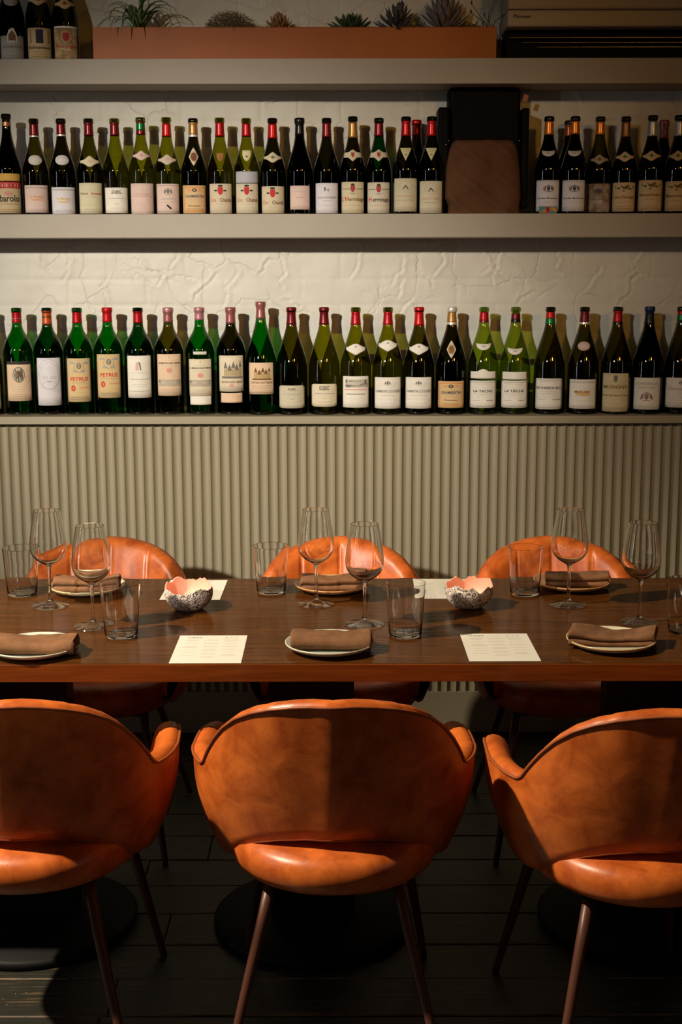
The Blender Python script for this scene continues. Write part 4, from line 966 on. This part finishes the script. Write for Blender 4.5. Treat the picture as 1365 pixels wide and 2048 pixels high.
# eggshell candle bowls
def shell_mats():
    m = bpy.data.materials.new('crackled_glaze_outside'); m.use_nodes = True; n = m.node_tree.nodes; l = m.node_tree.links; b = n['Principled BSDF']
    tc = n.new('ShaderNodeTexCoord')
    ns = n.new('ShaderNodeTexNoise'); ns.inputs['Scale'].default_value = 40; l.new(tc.outputs['Object'], ns.inputs[0])
    mx = n.new('ShaderNodeMix'); mx.data_type = 'RGBA'; mx.inputs['Factor'].default_value = .06; l.new(tc.outputs['Object'], mx.inputs['A']); l.new(ns.outputs['Color'], mx.inputs['B'])
    v = n.new('ShaderNodeTexVoronoi'); v.feature = 'DISTANCE_TO_EDGE'; v.inputs['Scale'].default_value = 125; l.new(mx.outputs['Result'], v.inputs[0])
    cr = n.new('ShaderNodeValToRGB'); e = cr.color_ramp.elements; e[0].position = .04; e[0].color = (.03, .015, .012, 1); e[1].position = .13; e[1].color = (.72, .62, .55, 1)
    l.new(v.outputs['Distance'], cr.inputs[0]); l.new(cr.outputs[0], b.inputs['Base Color']); b.inputs['Roughness'].default_value = .6
    bp = n.new('ShaderNodeBump'); bp.inputs['Strength'].default_value = .6; bp.inputs['Distance'].default_value = .001; l.new(cr.outputs[0], bp.inputs['Height']); l.new(bp.outputs[0], b.inputs['Normal'])
    return m, mat('blush_inside', (.72, .36, .27), .5)
SH = shell_mats()
def eggbowl(px, py, label, seed, notch):
    p = at_z(px, py, TZ)
    root = empty('candle_bowl', (p.x, p.y, TT)); tag(root, label, 'candle holder', 'cracked eggshell candle bowls')
    n = 96; Rr = .0575; hb = .060
    rim = []
    rr = random.Random(seed)
    for k in range(n):
        a = 2*math.pi*k/n
        z = .057+.007*noise.noise(Vector((math.cos(a)*1.8, math.sin(a)*1.8, seed)))*2+.0022*noise.noise(Vector((math.cos(a)*7, math.sin(a)*7, seed)))*2
        for (na, nd, nw) in notch:
            d = (a-R(na)+math.pi) % (2*math.pi)-math.pi; z += nd*math.exp(-(d/nw)**2)
        z += .0005*rr.uniform(-1, 1)
        rim.append(z)
    def sec(t):   # radius over height fraction 0..1 of a sphere-like bowl
        z = t; return Rr*math.sqrt(max(0, 1-((z-.040)/.046)**2)) if z < .040 else Rr*(1-.10*((z-.040)/.03)**2)
    lv = 14; v, f, mi = [], [], []
    def ringset(off, floor):
        rs = []
        for j in range(lv+1):
            ring = []
            for k in range(n):
                a = 2*math.pi*k/n; z = lerp(floor, rim[k], (j/lv)**.8)
                r = max(.004, sec(max(z-floor*.6, .0005))-off); ring.append(len(v)); v.append((r*math.cos(a), r*math.sin(a), z-off*.2*(1 if j == lv else 0)))
            rs.append(ring)
        return rs
    A = ringset(0, .0); B = ringset(.0032, .0045)
    def skin(a, b, inv, m_):
        for k in range(n):
            k2 = (k+1) % n; q = (a[k], a[k2], b[k2], b[k]); f.append(tuple(reversed(q)) if inv else q); mi.append(m_)
    for a, b in zip(A, A[1:]): skin(a, b, False, 0)
    for a, b in zip(B, B[1:]): skin(a, b, True, 1)
    skin(A[-1], B[-1], False, 1)
    f.append(tuple(reversed(A[0]))); mi.append(0); f.append(tuple(B[0])); mi.append(1)
    me = mesh('shell', v, f, True, mi); me.set_sharp_from_angle(angle=R(50)); link('shell', me, list(SH), root)
    # tealight
    M1 = mat('tealight_wax', (.8, .72, .55), .5)
    t = empty('tealight', (p.x, p.y, TT+.008)); tag(t, 'small burning tealight inside the ' + ('left' if seed == 1 else 'right') + ' eggshell bowl', 'candle', 'tealights in the bowls')
    link('cup', lathe_me('cup', [(0, 0), (.018, 0), (.0185, .001), (.019, .014), (.0186, .0145), (.018, .012)], 32), mat('tealight_cup', (.6, .6, .6), .3, .9), t)
    link('wax', lathe_me('wax', [(.0182, .004), (.0182, .011), (.010, .0104), (0, .0104)], 32), M1, t)
    link('wick', tube_me('wick', [(0, 0, .0104), (.0004, 0, .0155)], .0007, 6), M_BLACK, t)
    fm_ = bpy.data.materials.new('candle_flame'); fm_.use_nodes = True; bb = fm_.node_tree.nodes['Principled BSDF']; bb.inputs['Emission Color'].default_value = (1, .62, .22, 1); bb.inputs['Emission Strength'].default_value = 6
    link('flame', lathe_me('flame', smooth_prof([(0, .0135), (.0022, .0160), (.0024, .019), (.0012, .0235), (0, .0275)], 4), 16), fm_, t)
    L = bpy.data.lights.new('candle_light', 'POINT'); L.energy = .03; L.color = (1, .50, .24); L.shadow_soft_size = .004
    lo = bpy.data.objects.new('candle_light', L); COL.objects.link(lo); lo.parent = t; lo.location = (0, 0, .031)
eggbowl(378.5, 1218, 'cracked eggshell bowl with black veins at the left, in front of the upside-down menu', 1, [(250, -.008, .8), (300, .0, .5), (120, .008, .7)])
eggbowl(938, 1214, 'cracked eggshell bowl with black veins at the right, its rim notched in front', 2, [(292, -.014, .22), (200, -.004, .5), (60, .009, .6), (95, -.008, .2)])

# ------------------------------------------------------------------ copper planter and its plants
M_COP = mat('copper_orange_metal', (.36, .098, .014), .5, 0, spec=.3, var=(.29, .075, .010), vscale=4)
pa = at_y(187, 117, 4.335).x; pb = at_y(993, 117, 4.335).x
zt = at_y(400, 55.5, 4.335).z
pl = empty('planter_box', ((pa+pb)/2, 4.335, ZS1)); tag(pl, 'long copper coloured metal planter on the top shelf holding succulents', 'planter')
hw = (pb-pa)/2; hp = zt-ZS1
box('front_panel', -hw, hw, 0, .002, 0, hp, M_COP, pl, bev=.0006)
box('back_panel', -hw, hw, .138, .140, 0, hp, M_COP, pl, bev=.0006)
box('side_panel', -hw, -hw+.002, .002, .138, 0, hp, M_COP, pl, bev=.0005)
box('side_panel', hw-.002, hw, .002, .138, 0, hp, M_COP, pl, bev=.0005)
box('top_lip', -hw, hw, 0.0, .010, hp, hp+.002, mat('dark_copper_lip', (.22, .05, .015), .4, .6), pl, bev=.0005)
so = box('soil', -hw+.002, hw-.002, .0105, .138, 0, hp-.006, mat('dark_potting_moss', (.035, .03, .012), .95, bump=1, bscale=80), pl, bev=0)
PTOP = ZS1+hp-.006
def blade_me(name, L, w, bend, n=9, thick=.25, up_=1.0):
    """tapered, keeled leaf along +x that rises and then bends down"""
    v, f = [], []
    for i in range(n+1):
        t = i/n; a = R(78)*up_-bend*t*t
        if i == 0: x = z = 0
        else: x += L/n*math.cos(a); z += L/n*math.sin(a)
        ww = w*(1-t)**.7*(.6+.8*t*(1-t)*2)+.0003
        v += [(x, -ww, z+ww*.3), (x-ww*thick, 0, z), (x, ww, z+ww*.3), (x+ww*thick, 0, z+ww*.55)]
    for i in range(n):
        for k in range(4): k2 = (k+1) % 4; f.append((4*i+k, 4*i+k2, 4*i+4+k2, 4*i+4+k))
    f.append((3, 2, 1, 0)); return mesh(name, v, f)
def plant(name, px, py, label, cat='plant', Y=4.385):
    q = at_y(px, py, Y); return tag(empty(name, (q.x, Y, PTOP)), label, cat)
M_AIR = mat('airplant_green', (.12, .19, .05), .5, var=(.07, .13, .04), vscale=20)
ap = plant('air_plant', 278, 56, 'spiky green air plant at the left end of the planter')
bl = [blade_me('leaf', .17, .0078, 2.3), blade_me('leaf', .14, .0080, 1.7), blade_me('leaf', .20, .0070, 2.9), blade_me('leaf', .12, .0085, 1.0)]
for b in bl: b.materials.append(M_AIR)
rr = random.Random(11)
for k in range(40):
    o = link('leaf', bl[k % 4], None, ap, (rr.uniform(-.006, .006), rr.uniform(-.006, .006), 0), (rr.uniform(-.15, .15), R(rr.uniform(-10, 42)) if k > 6 else R(rr.uniform(-14, 6)), k*2.399))
def rosette(root, lm, n, rad, tilt0, tilt1, s0, s1, h=0.0):
    for k in range(n):
        t = k/n; s = lerp(s0, s1, t); tl = lerp(tilt0, tilt1, t)
        link('leaf', lm, None, root, (rad*(1-t)*math.cos(k*2.399), rad*(1-t)*math.sin(k*2.399), h*t), (0, R(tl), k*2.399)).scale = (s, s, s)
def fat_leaf(name, L, w, m, th=.45, tip=.5):
    prof = [(0, .35), (.25, .75), (.55, 1), (.8, .8), (.95, .4), (1, .05)]
    v, f = [], []; n = 8
    for t, r in prof:
        for k in range(n): a = 2*math.pi*k/n; v.append((w*r*math.cos(a)*th+.15*L*t*t*tip, w*r*math.sin(a), L*t))
    for i in range(len(prof)-1):
        for k in range(n): k2 = (k+1) % n; f.append((i*n+k, i*n+k2, i*n+n+k2, i*n+n+k))
    f.append(tuple(range((len(prof)-1)*n, len(prof)*n))); me = mesh(name, v, f); me.materials.append(m); return me
M_CONE = mat('dry_ochre_scales', (.34, .16, .055), .7, var=(.20, .085, .03), vscale=30)
oc = plant('dried_cone', 558, 56, 'ochre dried cone flower with layered scales in the planter')
rosette(oc, fat_leaf('leaf', .045, .0065, M_CONE, .4, -1.2), 46, .012, 88, 0, 1.0, .9, .022)
M_SUC = mat('succulent_green', (.04, .085, .035), .45, var=(.03, .06, .03), vscale=20)
gs = plant('succulent', 702, 56, 'dark green fleshy succulent rosette in the planter')
rosette(gs, fat_leaf('leaf', .075, .0075, M_SUC, .6, -.6), 38, .010, 84, 0, 1.0, .62, .006)
M_DRY = mat('grey_dried_leaf', (.10, .09, .085), .6, var=(.035, .03, .03), vscale=25)
dd = plant('dried_artichoke', 792, 56, 'dark grey dried thistle head leaning in the planter')
rosette(dd, fat_leaf('leaf', .060, .0075, M_DRY, .4, -.8), 54, .02, 95, 0, 1.0, .8, .05); dd.rotation_euler = (0, R(12), 0)
M_PRO = mat('silver_protea_bract', (.26, .22, .22), .5, var=(.12, .09, .09), vscale=18)
M_PRI = mat('protea_heart', (.22, .10, .05), .8)
pr = plant('protea_flower', 888, 56, 'large silvery dried protea flower with pointed bracts in the planter')
rosette(pr, fat_leaf('leaf', .088, .0095, M_PRO, .35, -.5), 52, .022, 80, 6, .75, 1.15, .028)
link('flower_heart', lathe_me('flower_heart', [(0, .01), (.020, .02), (.024, .055), (.016, .085), (0, .095)], 20), M_PRI, pr)
def moss(name, px, wd, hh, n, c, label, seed):
    r_ = random.Random(seed); root = plant(name, px, 56, label); v, f = [], []
    for k in range(n):
        a, q = r_.uniform(0, 6.283), r_.random()**.6
        x, y = wd*q*math.cos(a), min(.05, wd*.6)*q*math.sin(a); z = hh*math.sqrt(max(0, 1-q*q))*r_.uniform(.3, 1.0)-.003
        dx, dy, dz = r_.uniform(-1, 1)*.012, r_.uniform(-1, 1)*.010, r_.uniform(-.004, .012)
        b = len(v); v += [(x, y, z), (x+dx+.0006, y+dy, z+dz), (x+dx*.5, y+dy*.5+.0008, z+dz*.4+.0009), (x+dx*.5, y+dy*.5-.0008, z+dz*.4-.0007)]
        f += [(b, b+1, b+2), (b, b+3, b+1), (b, b+2, b+3), (b+1, b+3, b+2)]
    me = mesh('moss_strands', v, f, False); o = link('moss_strands', me, mat('dry_moss', c, .9, var=tuple(q*.5 for q in c), vscale=40), root); o['kind'] = 'stuff'
    return root
moss('moss_clump', 462, .085, .065, 3600, (.17, .11, .04), 'brown tangled moss clump beside the air plant', 1)
moss('moss_clump', 930, .080, .022, 1800, (.10, .08, .03), 'low dark moss spilling at the right end of the planter', 2)
tw = plant('dried_sprig', 975, 56, 'thin dried stems with buds at the right end of the planter')
M_TW = mat('dry_stem', (.07, .04, .02), .8)
for k, (dx, dz, bx) in enumerate(((.02, .10, .01), (-.03, .085, -.02), (.045, .07, .03), (-.06, .05, -.05), (.03, .115, .0), (-.07, .06, .02))):
    link('stem', tube_me('stem', [(bx*.3, 0, 0), (bx*.6+dx*.2, .004*k, dz*.5), (bx+dx, .003*k, dz)], [.0016, .0013, .0009], 6), M_TW, tw)
    link('bud', lathe_me('bud', [(0, -.004), (.0028, .002), (.0024, .007), (0, .013)], 10), M_TW, tw, (bx+dx, .003*k, dz))

# ------------------------------------------------------------------ air conditioner at the top right
ac = empty('air_conditioner', (0, 0, 0)); tag(ac, 'taupe wall air conditioner with black louvres at the top right', 'air conditioner')
M_AC = mat('grey_beige_plastic', (.30, .25, .18), .45)
x0 = at_y(1016, 40, 4.30).x; x1 = 1.55; zb = at_y(1100, 53, 4.30).z
box('cover', x0, x1, 4.30, 4.49, zb+.051, zb+.32, M_AC, ac, bev=.006, seg=3)
box('lower_cover', x0, x1, 4.302, 4.49, zb, zb+.050, M_AC, ac, bev=.005, seg=3)
cx_ = at_y(1046, 33, 4.30); 
build_print([('t', 'Pioneer', cx_.x, cx_.z-.004, .0105, (.02, .012, .01), -.055)], lambda x, z: (x, 4.2995 if z > zb+.051 else 4.3014, z), 'lettering', ac)
zo = ZS1
box('outlet_housing', x0+.005, x1, 4.36, 4.48, zo+.001, zb-.0005, M_BLACKG, ac, bev=.003)
for k, (py, y_) in enumerate(((75, 4.335), (85, 4.345), (94, 4.35))):
    z_ = at_y(1200, py, y_).z; a_ = at_y((1090, 1115, 1145)[k]-70, py, y_).x
    box('louvre', a_, x1, y_, y_+.05, z_-.0012, z_+.0012, mat('black_louvre', (.02, .018, .015), .25), ac, bev=.0006)
# ------------------------------------------------------------------ speaker, cloth, cards on the middle shelf
sp = empty('wall_speaker', (0, 0, 0)); tag(sp, 'black speaker standing on the middle shelf, half covered by the brown cloth', 'speaker')
def xs_(px, Y, py=300): return at_y(px, py, Y).x
za = at_y(960, 172, 4.36).z
box('cabinet', xs_(899, 4.352), xs_(1044, 4.352), 4.395, 4.49, ZS2+.001, ZS2+.395, M_BLACKG, sp, bev=.012, seg=4)
box('side_bracket', xs_(877, 4.36), xs_(898, 4.36), 4.36, 4.47, ZS2+.06, at_y(880, 214, 4.36).z, M_BLACKG, sp, bev=.006, seg=3)
box('side_bracket', xs_(1045, 4.36), xs_(1060, 4.36), 4.38, 4.47, ZS2+.02, at_y(1050, 214, 4.36).z, M_BLACKG, sp, bev=.006, seg=3)
for px, py in ((898, 281), (1040, 281), (893, 289)):
    q = at_y(px, py, 4.352); link('screw', lathe_me('screw', [(0, 0), (.003, .0), (.0028, .002), (0, .003)], 12), mat('steel_screw', (.6, .6, .6), .2, 1), sp, (q.x, 4.358, q.z), (R(90), 0, 0))
def cloth_me():
    pts = [(278, 919, 1018), (281, 912, 1026), (287, 906, 1031), (300, 901, 1036), (320, 896, 1039), (345, 893, 1041), (370, 892, 1042), (395, 892, 1043), (402, 896, 1042), (410, 899, 1040), (420, 899, 1040), (428, 898, 1041)]
    q_ = pts[:3]
    for (p0, a0, b0), (p1, a1, b1) in zip(pts[2:], pts[3:]):
        for k in range(1, 5): q_.append((lerp(p0, p1, k/4), lerp(a0, a1, k/4), lerp(b0, b1, k/4)))
    pts = q_; v, f = [], []; n = 72
    for i, (py, a, b) in enumerate(pts):
        z = at_y(960, py, 4.345).z; xa, xb = xs_(a, 4.35, py), xs_(b, 4.35, py)
        for k in range(n+1):
            t = k/n; ang = math.pi*t; c = -math.cos(ang)
            x = (xa+xb)/2+(xb-xa)/2*math.copysign(abs(c)**.7, c); depth = .055*math.sin(ang)**.35 if 0 < t < 1 else 0
            fs = math.sin(26*(x-.45)+34*(z-1.8)); dfold = (.013*max(0, 1-abs(fs)*1.3)-.004+.003*math.sin(60*x)+.006*noise.noise(Vector((x*14, z*9, 5))))*math.sin(ang)+.004*noise.noise(Vector((x*30, z*30, 2)))*math.sin(ang)
            top = (0, .018, .008, .002)[i] if i < 4 else 0
            if i == 0: depth *= .35
            elif i == 1: depth *= .75
            if i == len(pts)-1: z_ = max(z, ZS2+.0005) if t < .35 or t > .96 else z-.004*math.sin((t-.35)/.61*math.pi)
            else: z_ = z
            v.append((x, 4.392-depth-dfold-(0.004 if i >= len(pts)-3 else 0), max(z_, ZS2-.006)))
    for i in range(len(pts)-1):
        for k in range(n): a = i*(n+1)+k; f.append((a, a+1, a+n+2, a+n+1))
    return mesh('dust_cloth', v, f)
co = link('dust_cloth', cloth_me(), M_CLOTH); tag(co, 'brown cloth draped over the black speaker on the middle shelf', 'cloth')
md = co.modifiers.new('thickness', 'SOLIDIFY'); md.thickness = .002; md.offset = -1
# small orange sticker and colourful card
q = at_y(1052, 196, 4.40)
cd = link('paper_tag', bpy.data.meshes.new('paper_tag'), None); bm = bmesh.new(); add_box(bm, -.008, .008, -.0006, .0006, -.011, .011); bmesh.ops.bevel(bm, geom=bm.edges[:], offset=.0003, segments=1, affect='EDGES'); bm.to_mesh(cd.data); bm.free()
cd.data.materials.append(mat('orange_tag', (.35, .13, .05), .7)); cd.location = q; cd.rotation_euler = (0, R(20), 0); tag(cd, 'tiny orange paper tag hanging beside the speaker under the top shelf', 'tag')
ln = link('string', tube_me('string', [(0, 0, .011), (.001, 0, at_y(1052, 180, 4.40).z-q.z+.012)], .0005, 5), M_BLACK, cd)
qa = at_y(1080, 426, 4.3215)
card = empty('card', (qa.x+.026, 4.3212, ZS2)); tag(card, 'small colourful card in teal, red and orange leaning on an orange-foiled bottle', 'card')
bx_ = box('sheet', -.028, .028, 0, .0008, .0003, .022, mat('teal_print', (.03, .22, .20), .5), card, bev=0)
build_print([('p', [(-.026, .003), (-.004, .003), (-.010, .014)], (.60, .20, .04)), ('r', -.005, .005, .001, .0215, (.55, .03, .03)), ('p', [(.006, .012), (.027, .004), (.027, .015), (.012, .021)], (.6, .25, .04)), ('e', 0, .012, .0018, .003, (.6, .5, .45))], lambda x, z: (x, -.0003, z), 'printing', card)
